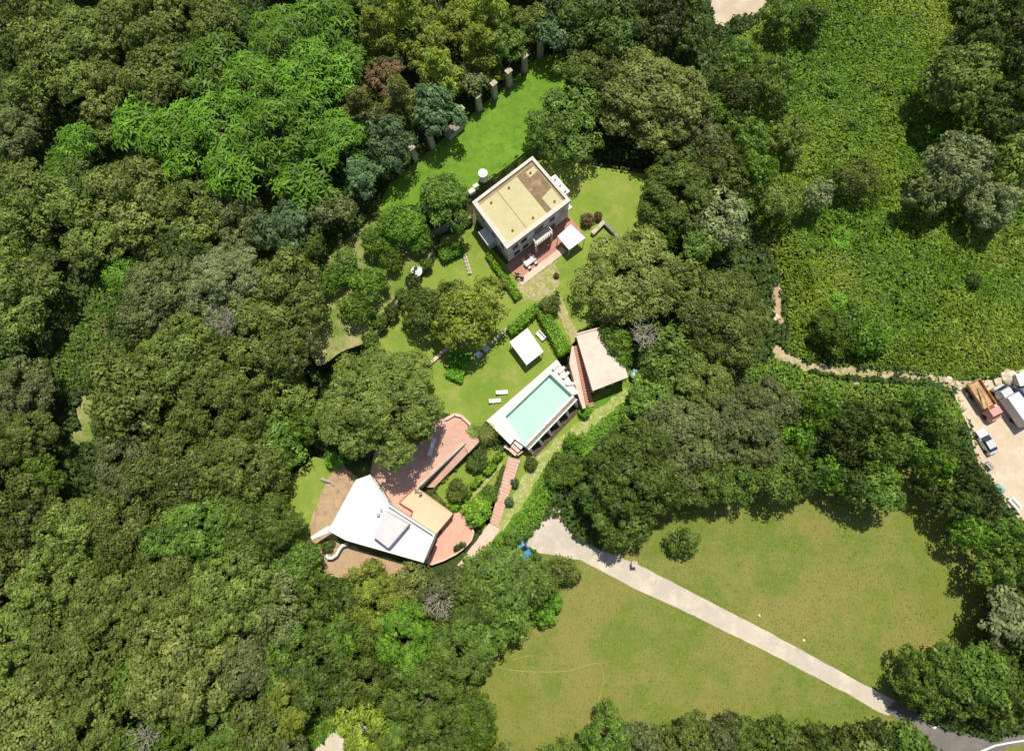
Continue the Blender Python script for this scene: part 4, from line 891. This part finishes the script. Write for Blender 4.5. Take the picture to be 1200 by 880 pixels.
# big olive mass
for a, b, r, m_ in ((195, 350, 50, 'leaf_greyolive'), (265, 335, 50, 'leaf_pale'), (325, 345, 44, 'leaf_olive'), (165, 385, 38, 'leaf_dark'), (215, 415, 52, 'leaf_olive'), (290, 400, 52, 'leaf_olive'), (340, 410, 32, 'leaf_olive'),
                  (155, 460, 48, 'leaf_olive'), (250, 475, 56, 'leaf_olive'), (325, 470, 36, 'leaf_olive'), (150, 538, 46, 'leaf_greyolive'), (205, 540, 56, 'leaf_olive'), (285, 545, 52, 'leaf_olive'), (322, 520, 30, 'leaf_mid'),
                  (88, 620, 44, 'leaf_olive'), (160, 620, 54, 'leaf_olive'), (235, 620, 54, 'leaf_mid'), (300, 620, 50, 'leaf_mid'), (345, 660, 34, 'leaf_mid'), (130, 690, 50, 'leaf_olive'), (200, 700, 54, 'leaf_olive'), (275, 690, 54, 'leaf_olive'), (330, 710, 36, 'leaf_greyolive'),
                  (70, 680, 44, 'leaf_olive'), (90, 770, 50, 'leaf_olive'), (215, 775, 56, 'leaf_olivegold'), (285, 770, 36, 'leaf_greyolive'), (40, 840, 46, 'leaf_olivegold'), (110, 850, 40, 'leaf_olive'), (160, 800, 30, 'leaf_mid'),
                  (250, 850, 36, 'leaf_mid'), (300, 840, 30, 'leaf_olive'), (170, 870, 32, 'leaf_bright'), (340, 815, 30, 'leaf_yellow'),
                  (20, 350, 42, 'leaf_olive'), (28, 455, 38, 'leaf_greyolive'), (20, 510, 36, 'leaf_olive'), (5, 400, 30, 'leaf_dark'), (15, 590, 42, 'leaf_olive'), (15, 670, 42, 'leaf_olivegold'), (20, 750, 44, 'leaf_olive'), (50, 560, 26, 'leaf_bright'), (145, 325, 22, 'leaf_bright'),
                  (330, 618, 20, 'leaf_mid'), (342, 522, 18, 'leaf_bright'), (360, 500, 20, 'leaf_bright'), (335, 770, 34, 'leaf_mid')): T(a, b, r, B, m_)
# north-east
for a, b, r, m_ in ((872, 66, 24, 'leaf_mid'), (918, 16, 24, 'leaf_mid'), (860, 110, 28, 'leaf_dark'), (905, 90, 28, 'leaf_mid'), (950, 20, 16, 'leaf_dark'), (840, 130, 24, 'leaf_mid'), (925, 160, 22, 'leaf_olive'), (880, 165, 24, 'leaf_mid'),
                  (955, 232, 17, 'leaf_pale'), (915, 240, 24, 'leaf_olive'), (1005, 215, 24, 'leaf_olive'), (1125, 95, 46, 'leaf_olive'), (1175, 45, 40, 'leaf_dark'), (1180, 130, 38, 'leaf_dark'), (1120, 195, 42, 'leaf_pale'), (1160, 240, 34, 'leaf_pale'), (1085, 225, 28, 'leaf_greyolive'), (1140, 330, 9, 'leaf_dark'),
                  (1195, 190, 30, 'leaf_olive'), (1195, 10, 36, 'leaf_dark'), (890, 200, 20, 'leaf_bright')): T(a, b, r, B, m_, hs=1.35)
vp = []
for _ in range(900):
    a, b = R2.uniform(870, 1200), R2.uniform(20, 425); r = R2.uniform(8, 19)
    if len(vp) < 26 and poly_dist(np.array([a]), np.array([b]), [(905, 60), (1190, 60), (1190, 420), (940, 408), (935, 340), (890, 250)])[0] < -10 and all(math.hypot(a-t_[1], b-t_[2]) > .9*(r+t_[3]) for t_ in TREES): vp.append((a, b, r)); T(a, b, r, 'fruit', R2.choice(['leaf_bright', 'leaf_bright', 'leaf_mid', 'leaf_lime']), hs=.7)
for a, b, r in ((975, 390, 26), (1000, 375, 22), (1020, 395, 22)): T(a, b, r, 'fruit', 'leaf_bright', 'shrub', f'{["dome", "mound", "clump"][(975, 1000, 1020).index(a)]} of fresh green shrubbery just above the dirt track, {["left", "upper", "right"][(975, 1000, 1020).index(a)]} one of three', 'shrub')
# dark grove between meadow and yard
gp = []
grove = [(940, 470), (1000, 462), (1060, 455), (1110, 468), (1118, 500), (1120, 535), (1152, 582), (1190, 612), (1215, 640), (1230, 760), (1180, 765), (1150, 700), (1130, 640), (1100, 600), (1060, 560), (1010, 580), (960, 560), (930, 575), (915, 540)]
for _ in range(2500):
    a, b = R2.uniform(900, 1230), R2.uniform(450, 770); r = R2.uniform(16, 26)
    if poly_dist(np.array([a]), np.array([b]), grove)[0] < -5 and all(math.hypot(a-x, b-y) > .72*(r+s_) for x, y, s_ in gp): gp.append((a, b, r))
for a, b, r in gp: T(a, b, r, 'fruit', R2.choice(['leaf_dark', 'leaf_mid', 'leaf_mid', 'leaf_bright', 'leaf_dark']), hs=1.7)
T(1186, 725, 32, B, 'leaf_pale', label='pale grey-green tree at the right edge above the road junction'); T(1030, 575, 28, B, 'leaf_mid')
for a, b, r in ((1078, 798, 26), (1110, 786, 30), (1150, 792, 32), (1185, 800, 30), (1118, 816, 24), (1158, 822, 24), (1062, 812, 13), (1215, 790, 32), (1195, 822, 18), (1090, 820, 18)): T(a, b, r, 'fruit', 'leaf_mid', hs=1.4)
for k, a in enumerate(range(715, 1072, 31)): T(a+R2.uniform(-5, 5), 872-R2.uniform(0, 10)+(k % 2)*4, R2.uniform(19, 27), 'fruit', R2.choice(['leaf_mid', 'leaf_olive', 'leaf_dark', 'leaf_mid', 'leaf_greyolive']), hs=1.3)
# small garden shrubs
T(645, 358, 12, 'dense', 'leaf_olive', 'shrub', 'round dark bush growing between the clipped hedge and the garden path', 'shrub', zfix=3); T(588, 333, 5, 'dense', 'leaf_brown', 'shrub', 'reddish bush against the narrow hedge by the house', 'shrub', zfix=3)
T(559, 600, 16, 'dense', 'leaf_hedge', 'shrub', 'round yellow-green bush at the rim of the pink terrace', 'shrub', hs=.8); T(536, 575, 13, 'dense', 'leaf_olive', 'shrub', 'rounded olive bush on the bank beside the peach terrace', 'shrub'); T(533, 592, 6, 'dense', 'leaf_hedge', 'shrub', 'tiny yellow-green bush at the corner of the peach terrace', 'shrub')
T(572, 580, 11, 'dense', 'leaf_bright', 'shrub', 'green bush between the kerb and the long stairway', 'shrub', hs=.7); T(622, 543, 7, 'dense', 'leaf_olive', 'shrub', 'small round bush at the foot of the pool corner', 'shrub')
T(603, 566, 5, 'dense', 'leaf_blue', 'shrub', 'grey-green shrub east of the stairway, upper one', 'shrub'); T(597, 588, 5, 'dense', 'leaf_blue', 'shrub', 'grey-green shrub east of the stairway, lower one', 'shrub')
T(560, 540, 13, 'dense', 'leaf_dark', 'shrub', 'dark shrub in the hollow between ramp and stepped hedges', 'shrub', hs=.7); T(685, 482, 7, 'dense', 'leaf_lime', 'shrub', 'small light shrub at the foot of the dark brick stairs', 'shrub')
T(688, 258, 7, 'dense', 'leaf_brown', 'shrub', 'brownish bush against the east end of the house', 'shrub', zfix=3); T(745, 290, 16, 'fruit', 'leaf_blue', 'shrub', 'dark blue-green shrub beyond the stone wall east of the house', 'shrub'); T(701, 254, 5, 'dense', 'leaf_brown', 'shrub', 'dry brown bush beside the low stone wall', 'shrub', zfix=3)
T(652, 323, 3, 'dense', 'leaf_brown', 'shrub', 'tiny dry plant on the bare patch in front of the house terrace', 'shrub', zfix=3); T(392, 540, 10, 'dense', 'leaf_lime', 'shrub', 'narrow lime bush beside the villa yard', 'shrub', hs=.8)
T(384, 639, 7, 'dense', 'leaf_dark', 'shrub', 'dark green bush behind the curved white wall', 'shrub', hs=.6)
T(602, 632, 9, 'dense', 'leaf_mid', 'shrub', 'leafy bush hiding the rear of the blue car', 'shrub', hs=1.1)
for k, (a, b, q, m_) in enumerate(((499, 309, 7, 'leaf_mid'), (484, 331, 9, 'leaf_dark'), (472, 347, 8, 'leaf_mid'), (459, 366, 10, 'leaf_dark'), (445, 377, 8, 'leaf_mid'), (434, 397, 10, 'leaf_mid'))):
    T(a, b, q, 'dense', m_, 'shrub', f'{"dark" if m_ == "leaf_dark" else "green"} shrub added for shade along the retaining wall, {ORD[k]} down from the parasol end', 'shrub', 'shrubs added for shade along the wall')  # shrubs added to thicken the dark shadow band below the wall
# palm
def palm(px, py, z, r, h, label, n=17):
    q = P(px, py, z+h); o = empty('palm', (q.x, q.y, z), label, 'palm')
    MB().tube([(0, 0, -.1), (.05, 0, h*.5), (0, 0, h)], .22, 8, .16).build('trunk', 'bark', o, local=True)
    C = []; N = []; S = []; A = []
    for k in range(n):
        a = k*2.4; L = r*R_.uniform(.75, 1.1); up = R_.uniform(.1, .9)
        for s_ in range(14):
            t_ = (s_+1)/14; p = np.array([math.cos(a)*L*t_, math.sin(a)*L*t_, h+up*L*t_-.9*L*t_*t_*(.5+up*.6)])
            for sd_ in (-1, 1):
                lat = np.array([-math.sin(a)*sd_, math.cos(a)*sd_, -.2]); ln = .32*(1-abs(t_-.45))
                C.append(p+lat*ln); N.append([0, 0, 1]); S.append(ln); A.append(lat+np.array([math.cos(a), math.sin(a), 0])*.5)
    me = leafmesh('fronds', np.array(C), np.array(N, float), np.array(S), .16, .12, np.array(A)); me.materials.append(MT['leaf_yellow']); link('crown', me, o)
palm(569, 507, .6, 2.1, 3.2, 'yellow-green palm standing at the corner between plaza and pool'); palm(556, 503, .8, 1.6, 2.7, 'smaller palm beside the plaza parapet, left of the other palm')
# bare dead branches
def dead(px, py, r, label, zt=7):
    q = PG(px, py, zt); o = empty('dead_tree', q, label, 'tree'); mb = MB()
    mb.tube([(0, 0, -.2), (.2, .1, zt*.5), (0, .2, zt*.9)], .25, 7, .12); o2 = mb.build('trunk', 'bark_pale', o, local=True)
    mb = MB()
    for k in range(34):
        a = k*2.4; L = r*R_.uniform(.5, 1.1); z0 = zt*R_.uniform(.5, .9); e = Vector((math.cos(a)*L, math.sin(a)*L, zt*R_.uniform(.85, 1.25)))
        m1 = Vector((0, .1, z0)).lerp(e, .55)+Vector((R_.uniform(-.3, .3), R_.uniform(-.3, .3), .2)); mb.tube([(0, .1, z0), m1, e], .07, 4, .025)
        for j in range(4):
            f = m1.lerp(e, R_.random()); mb.tube([f, f+Vector((R_.uniform(-.8, .8), R_.uniform(-.8, .8), R_.uniform(.1, .6)))], .035, 3, .015)
    mb.build('branches', 'bark_pale', o, local=True)
dead(756, 392, 2.6, 'bare grey branches of a dead tree beside the golden-olive tree', 9); dead(514, 706, 2.6, 'bleached bare branches poking out below the wide tree', 9); dead(262, 375, 2.2, 'pale bare limbs in the crown mass of the left wood', 12.5); dead(170, 865, 2, 'pale bare branches at the bottom edge of the left wood', 9)

# ---- fill remaining gaps of the woods, and a margin outside the frame
woods = [[(-90, -70), (420, -70), (680, -70), (830, -60), (835, 20), (700, 60), (640, 60), (560, 100), (440, 190), (370, 260), (345, 330), (350, 420), (345, 500), (330, 560), (330, 620), (365, 660), (520, 690), (600, 700), (560, 790), (560, 960), (-90, 960)],
         [(1110, -60), (1290, -60), (1290, 60), (1180, 180), (1120, 60)], [(1215, 640), (1290, 700), (1290, 830), (1215, 820)], [(560, 885), (1100, 895), (1120, 960), (560, 960)]]
avoid = [[(820, -60), (905, -60), (895, 30), (830, 32)], [(340, 530), (392, 530), (385, 560), (360, 650), (335, 650)], [(60, 320), (160, 315), (165, 350), (125, 440), (115, 520), (75, 540), (60, 500)], [(360, 830), (440, 840), (425, 880), (400, 960), (330, 960)], [(450, 180), (660, 50), (640, 180), (480, 250)], [(345, 640), (520, 640), (520, 675), (380, 680)]]
for poly in woods:
    xs = [p[0] for p in poly]; ys = [p[1] for p in poly]
    for _ in range(2600):
        a, b = R2.uniform(min(xs), max(xs)), R2.uniform(min(ys), max(ys)); r = R2.choice([20, 26, 34, 44])
        pa, pb = np.array([a]), np.array([b])
        if poly_dist(pa, pb, poly)[0] > -8 or any(poly_dist(pa, pb, q)[0] < r*.6 for q in avoid): continue
        if all(math.hypot(a-t_[1], b-t_[2]) > .66*(r+t_[3]) for t_ in TREES):
            inner = 0 < a < 1200 and 0 < b < 880
            T(a, b, r, B, R2.choice(['leaf_olive', 'leaf_mid', 'leaf_dark', 'leaf_greyolive', 'leaf_olive']), hs=.75 if inner else .9)
# labels for the trees of the wood: band + order counted from the nearer edge
bands = [(-999, 55, 'along the top edge'), (55, 115, 'level with upper stone pillars'), (115, 190, 'level with lower stone pillars'), (190, 250, "level with the house's roof"), (250, 320, 'level with the white awning'),
         (320, 385, 'level with garden fruit trees'), (385, 440, 'level with the gazebo'), (440, 500, 'level with the pool water'), (500, 560, 'level with the stairway top'), (560, 620, 'level with upper villa roof'), (620, 680, 'level with lower villa roof'),
         (680, 740, 'level with mid driveway'), (740, 800, 'level with the coiled hose'), (800, 850, 'level with driveway foot'), (850, 1999, 'along the bottom edge')]
cw = {'leaf_olive': 'olive green', 'leaf_olivegold': 'golden olive', 'leaf_greyolive': 'greyish olive', 'leaf_mid': 'mid green', 'leaf_bright': 'bright green', 'leaf_feather': 'bright green', 'leaf_dark': 'dark green', 'leaf_yellow': 'yellow green', 'leaf_blue': 'bluish green', 'leaf_pale': 'pale grey-green', 'leaf_lime': 'lime green'}
for lo_, hi_, ph in bands:
    for side in (0, 1):
        L = sorted([t_ for t_ in TREES if t_[4] != 'dense' and lo_ <= t_[2] < hi_ and ((t_[1] >= 620) == bool(side))], key=lambda t_: -t_[1] if side else t_[1]); n = 0
        for t_ in L:
            ins_ = -5 < t_[1] < 1205 and -5 < t_[2] < 885
            if ins_: n += 1
            if t_[6]: continue
            sz = 'small' if t_[3] < 23 else 'mid-sized' if t_[3] < 37 else 'large'
            kd = {'feather': 'feathery tree', 'cone': 'pointed tree', 'fruit': 'bushy tree', 'broad': 'broadleaf tree'}[t_[4]]
            if ins_: t_[0]['label'] = f'{sz} {cw[t_[5]]} {kd}, {ORD[min(n-1, 38)]} from {"right" if side else "left"} edge {ph}'
            else: t_[0]['label'] = f'{sz} {cw[t_[5]]} {kd} just beyond the {"left" if t_[1] < 0 else "right" if t_[1] > 1200 else "top" if t_[2] < 0 else "bottom"} border, among its neighbours'
            t_[0]['group'] = 'trees of the surrounding wood' if ins_ else 'trees beyond the border'

# ============================================================ VEHICLES
def place(name, px, py, z, toward, label, cat, group=None):
    p = P(px, py, z); q = P(*toward, z); r = empty(name, p, label, cat, group, math.atan2(q.y-p.y, q.x-p.x)); return r
def wheels(r, xs, y, rad=.34, w=.24):
    for x in xs:
        for s_ in (-1, 1):
            mb = MB(); n = 14
            vs = [(x+rad*math.cos(2*math.pi*i/n), s_*y-w/2, rad+rad*math.sin(2*math.pi*i/n)) for i in range(n)]+[(x+rad*math.cos(2*math.pi*i/n), s_*y+w/2, rad+rad*math.sin(2*math.pi*i/n)) for i in range(n)]
            mb.add(vs, [tuple(range(n)), tuple(range(2*n-1, n-1, -1))]+[(i, n+i, n+(i+1) % n, (i+1) % n) for i in range(n)]); t_ = mb.build('wheel', 'rubber', r, local=True)
def loft(prof, mat, name, r, bevel=.05):
    """prof: list of (x, zbottom, ztop, half width bottom, half width top)"""
    mb = MB(); vs = []; fs = []
    for x, z0, z1, w0, w1 in prof: vs += [(x, -w0, z0), (x, w0, z0), (x, w1, z1), (x, -w1, z1)]
    n = len(prof)
    for i in range(n-1):
        a, b = 4*i, 4*i+4; fs += [(a+k, a+(k+1) % 4, b+(k+1) % 4, b+k) for k in range(4)]
    fs += [(3, 2, 1, 0), tuple(4*(n-1)+k for k in range(4))]; mb.add(vs, fs); return mb.build(name, mat, r, local=True, bevel=bevel)
def car(r, paint):
    loft([(-2.15, .45, .9, .8, .72), (-1.9, .28, 1.0, .86, .78), (-.9, .25, 1.02, .88, .8), (.9, .25, .98, .88, .8), (1.8, .28, .86, .86, .76), (2.15, .42, .7, .78, .68)], paint, 'body', r)
    loft([(-1.75, .98, 1.0, .76, .74), (-1.15, .98, 1.38, .78, .62), (.1, .98, 1.42, .79, .62), (.95, .96, .99, .76, .72)], 'glass', 'windows', r, 0)
    loft([(-1.2, 1.36, 1.42, .64, .6), (.12, 1.4, 1.46, .64, .6)], paint, 'roof', r, .02)
    for s_ in (-1, 1):
        MB().box((2.1, s_*.6, .66), (.08, .3, .14)).build('headlight', 'metal_white', r, local=True); MB().box((.75, s_*.98, .98), (.18, .16, .12)).build('mirror', paint, r, local=True)
        MB().box((-2.14, s_*.6, .8), (.06, .26, .14)).build('tail_light', 'rust_red', r, local=True)
    wheels(r, (-1.35, 1.35), .8)
c1 = place('parked_car', 1153, 518, .09, (1145, 505), 'silver-white car parked alone at the leafy left edge of the yard', 'car'); car(c1, 'metal_silver')
c2 = place('parked_car', 611, 640, .09, (616, 648), 'blue car poking out from under the wide tree beside the turning court', 'car'); car(c2, 'car_blue')
# flatbed dump truck
d1 = place('dump_truck', 1148, 471, .09, (1167, 500), 'old dump truck with a long rusty tan bed and a pinkish red cab', 'truck')
MB().box((0, 0, .75), (6.4, .9, .25)).build('chassis', 'rust_red', d1, local=True)
MB().box((-1.2, 0, 1.2), (4.6, 2.3, .12)).build('bed_floor', 'wood_tan', d1, local=True)
for y in (-1.15, 1.15): MB().box((-1.2, y, 1.5), (4.6, .1, .65)).build('bed_side', 'wood_tan', d1, local=True)
MB().box((-3.5, 0, 1.5), (.1, 2.2, .62)).build('tailgate', 'wood_tan', d1, local=True); MB().box((1.15, 0, 1.6), (.12, 2.2, .8)).build('headboard', 'rust_red', d1, local=True)
loft([(1.5, .5, 2.3, 1.0, .9), (2.7, .5, 2.35, 1.05, .9), (3.0, .5, 1.6, 1.05, 1.0), (3.5, .5, 1.35, .95, .85)], 'cab_pink', 'cab', d1); MB().box((2.96, 0, 1.85), (.1, 1.6, .5)).build('windscreen', 'glass', d1, local=True)
MB().box((1.3, .3, 1.3), (.3, 1.4, .9)).build('crane_base', 'rust_red', d1, local=True); MB().tube([(1.3, -.7, 1.2), (1.3, -.8, 2.3), (-.8, -.2, 2.2), (-2.4, .2, 1.7)], .12, 6).build('crane_arm', 'wood_tan', d1, local=True)
MB().box((1.45, .75, 1.7), (.5, .5, .4)).build('toolbox', 'metal_silver', d1, local=True)
wheels(d1, (-2.4, -1.3, 2.4), .95, .45, .32)
def boxtruck(r, cabm, L=5.2, boxm='metal_white'):
    MB().box((0, 0, .7), (L+2, .9, .25)).build('chassis', 'metal_grey', r, local=True)
    MB().box((-1.0, 0, 1.95), (L, 2.2, 2.2)).build('cargo_box', boxm, r, local=True, bevel=.05)
    x = -1.0+L/2; loft([(x+.08, .5, 2.2, 1.0, .88), (x+1.1, .5, 2.25, 1.0, .86), (x+1.75, .5, 1.35, 1.0, .92), (x+2.1, .5, 1.1, .95, .88)], cabm, 'cab', r)
    loft([(x+1.12, 1.5, 2.18, .86, .8), (x+1.72, 1.42, 1.47, .88, .86)], 'glass', 'windscreen', r, 0)
    for s_ in (-1, 1): MB().box((x+1.6, s_*1.15, 1.6), (.12, .25, .3)).build('mirror', 'rubber', r, local=True)
    wheels(r, (-2.2, x+1.3), .92, .42, .3)
b1 = place('box_truck', 1180, 476, .09, (1160, 448), 'white box truck next to the tan dump truck, cab pointing up-left', 'truck'); boxtruck(b1, 'metal_silver')
b2 = place('box_truck', 1203, 474, .09, (1185, 447), 'blue-sided truck half cut off by the right edge of the photo', 'truck'); boxtruck(b2, 'truck_blue')
tr_ = place('trailer', 1200, 444, .09, (1180, 449), 'cream covered trailer behind the two box trucks', 'trailer')
MB().box((0, 0, 1.3), (5.0, 2.0, 1.4)).build('body', 'house_trim', tr_, local=True, bevel=.08); MB().box((0, 0, 2.04), (5.1, 2.1, .06)).build('cover', 'canvas_white', tr_, local=True); MB().tube([(2.5, 0, .5), (3.6, 0, .45)], .07, 6).build('tow_bar', 'metal_grey', tr_, local=True); wheels(tr_, (-.5, .4), .95)
for a, b, nm, lb, m_, dims in ((1157, 546, 'crate', 'dark grey crate by the bushes at the yard edge', 'metal_grey', (1.3, .9, .8)), (1169, 573, 'cart', 'turquoise handcart by the hedge at the lower yard edge', 'teal', (1.6, 1.0, .7)),
                              (1188, 590, 'pallet', 'pale flat pallet lying at the lower left edge of the yard', 'canvas_white', (2.2, 1.2, .4)), (1155, 569, 'sack', 'yellowish sack lying in the bushes beside the yard', 'rock', (1.0, .7, .5)), (1145, 506, 'slab', 'white slab leaning at the leafy corner above the silver car', 'canvas_white', (1.0, .7, .6))):
    if nm == 'slab': continue
    r = empty(nm, P(a, b, .09), lb, nm, rz=-.9)
    MB().box((0, 0, dims[2]/2+.05), dims, 0, .93).build('body', m_, r, local=True, bevel=.05)
    MB().box((0, 0, dims[2]+.08), (dims[0]*.8, dims[1]*.25, .05)).build('strap' if nm != 'pallet' else 'board', 'wood_grey', r, local=True)
    if nm == 'cart': wheels(r, (-.4, .4), .55, .2, .1)
# rocks
def rock(px, py, s_, label, mat='rock', z=None, group=None):
    import bmesh
    bm = bmesh.new(); bmesh.ops.create_icosphere(bm, subdivisions=2, radius=1)
    for v in bm.verts: v.co *= R_.uniform(.78, 1.12)
    me = bpy.data.meshes.new('rock'); bm.to_mesh(me); bm.free()
    p = PG(px, py); o = link('rock', me, None, mat); o.location = p+Vector((0, 0, .2*s_)); o.scale = (s_, s_*R_.uniform(.6, .9), s_*.6); o.rotation_euler = (0, 0, R_.uniform(0, 6))
    return tag(o, label, 'rock', group)
rk = [(1178, 442, 1.7), (1185, 439, 1.2), (1168, 446, 1.0), (1156, 449, .9), (1197, 437, 1.2), (1110, 445, .8), (1122, 452, .9), (1117, 460, .7), (1126, 468, .6), (1130, 478, .6), (1135, 490, .5), (1138, 502, .6), (1141, 504, .5), (994, 439, .5), (1003, 449, .6), (1090, 441, .5), (910, 372, .8), (907, 376, .7), (935, 366, .7), (915, 340, .5), (1133, 462, .5)]
for k, (a, b, s_) in enumerate(rk):
    seg = 'piled above the trucks' if a > 1150 else 'strewn along the left rim of the yard' if a > 1105 else 'lying on the dirt track' if a > 980 else 'beside the upper end of the dirt track'
    segn = [q for q in rk if ((q[0] > 1150), (1105 < q[0] <= 1150), (980 < q[0] <= 1105)) == ((a > 1150), (1105 < a <= 1150), (980 < a <= 1105))]
    rock(a, b, s_, f'{"large " if s_ > 1 else "small " if s_ < .7 else ""}tan boulder {seg}, {ORD[sorted(segn).index((a, b, s_))]} from the left', group='boulders '+seg)
rock(650, 600, 1.1, 'pinkish white boulder at the top corner of the turning court', 'pink_stone'); rock(653, 604, .7, 'smaller pale boulder touching the one at the court corner', 'pink_stone')
rock(890, 721, .22, 'tiny white stone on the meadow above the driveway, upper left one', 'canvas_white'); rock(942, 750, .22, 'tiny white stone on the meadow above the driveway, lower right one', 'canvas_white')
gp_ = empty('gate_post', P(742, 660, .0), 'pale gatepost standing at the edge of the driveway by the tree shade', 'post')
MB().box((0, 0, .8), (.7, .7, 1.6)).build('pillar', 'white_wall', gp_, local=True); MB().box((0, 0, 1.66), (.9, .9, .12)).build('cap', 'stone_pale', gp_, local=True)
def hose(pts, label):
    w_ = [P(a, b, .1) for a, b in pts]; sm = []
    for i in range(len(w_)-1):
        p0, p1, p2, p3 = w_[max(i-1, 0)], w_[i], w_[i+1], w_[min(i+2, len(w_)-1)]
        for k in range(6):
            t_ = k/6; sm.append(.5*((2*p1)+(p2-p0)*t_+(2*p0-5*p1+4*p2-p3)*t_*t_+(3*p1-p0-3*p2+p3)*t_**3))
    tag(MB().tube(sm, .04, 6).build('garden_hose', 'hose', smooth=True), label, 'hose')
hose([(582, 781), (600, 785), (625, 787), (650, 787), (670, 785), (690, 779), (702, 778), (707, 792), (703, 815), (697, 830), (692, 835)], 'long yellow garden hose curving over the lower meadow')
hose([(600, 774), (612, 770), (624, 768), (622, 773)], 'short yellow hose end lying above the long hose')

# ============================================================ GRASS TUFTS
mpoly = [tuple(p) for p in CLEAR[0]]; n = 70000; x = NP.uniform(-20, 78, n); y = NP.uniform(-42, 12, n)
dense_ = np.clip(.25+.75*mounds(x*.33, y*.33)+.25*np.sin(x*.4+y*.2), 0, 1)
k = (poly_dist(x, y, mpoly) < -.1) & (NP.random(n) < dense_)
for q in CLEAR[1:]: k &= poly_dist(x, y, q) > .05
x, y = x[k], y[k]; C = np.stack([x, y, np.full(len(x), .055)], 1); N = np.tile([0, 0, 1.], (len(x), 1))
me = leafmesh('grass_tufts', C, N, .12*NP.uniform(.4, 1.5, len(x)), .5, .12); me.materials.append(MT['leaf_tuft'])
tag(link('grass_tufts', me), 'short uneven grass tufts covering the big meadow', 'grass', kind='stuff')

# ============================================================ UNDERGROWTH
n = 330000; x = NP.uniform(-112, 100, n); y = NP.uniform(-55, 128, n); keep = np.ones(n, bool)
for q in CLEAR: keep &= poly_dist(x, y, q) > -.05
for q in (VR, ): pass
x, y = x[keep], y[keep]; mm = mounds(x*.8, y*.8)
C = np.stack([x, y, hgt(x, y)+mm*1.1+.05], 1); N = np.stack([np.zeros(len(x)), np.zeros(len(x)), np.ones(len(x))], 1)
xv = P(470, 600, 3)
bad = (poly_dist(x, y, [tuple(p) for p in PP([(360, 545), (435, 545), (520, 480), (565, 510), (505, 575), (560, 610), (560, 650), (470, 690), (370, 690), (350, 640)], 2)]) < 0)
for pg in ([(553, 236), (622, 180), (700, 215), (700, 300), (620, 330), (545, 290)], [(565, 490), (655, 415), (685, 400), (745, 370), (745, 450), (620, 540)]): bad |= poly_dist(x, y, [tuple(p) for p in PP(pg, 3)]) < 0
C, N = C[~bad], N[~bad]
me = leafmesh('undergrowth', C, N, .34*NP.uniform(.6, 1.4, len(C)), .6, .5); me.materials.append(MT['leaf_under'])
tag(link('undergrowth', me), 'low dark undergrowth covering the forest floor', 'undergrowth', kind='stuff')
print('objects', len(bpy.data.objects), 'trees', len(TREES), 'polys', sum(len(m.polygons) for m in bpy.data.meshes))
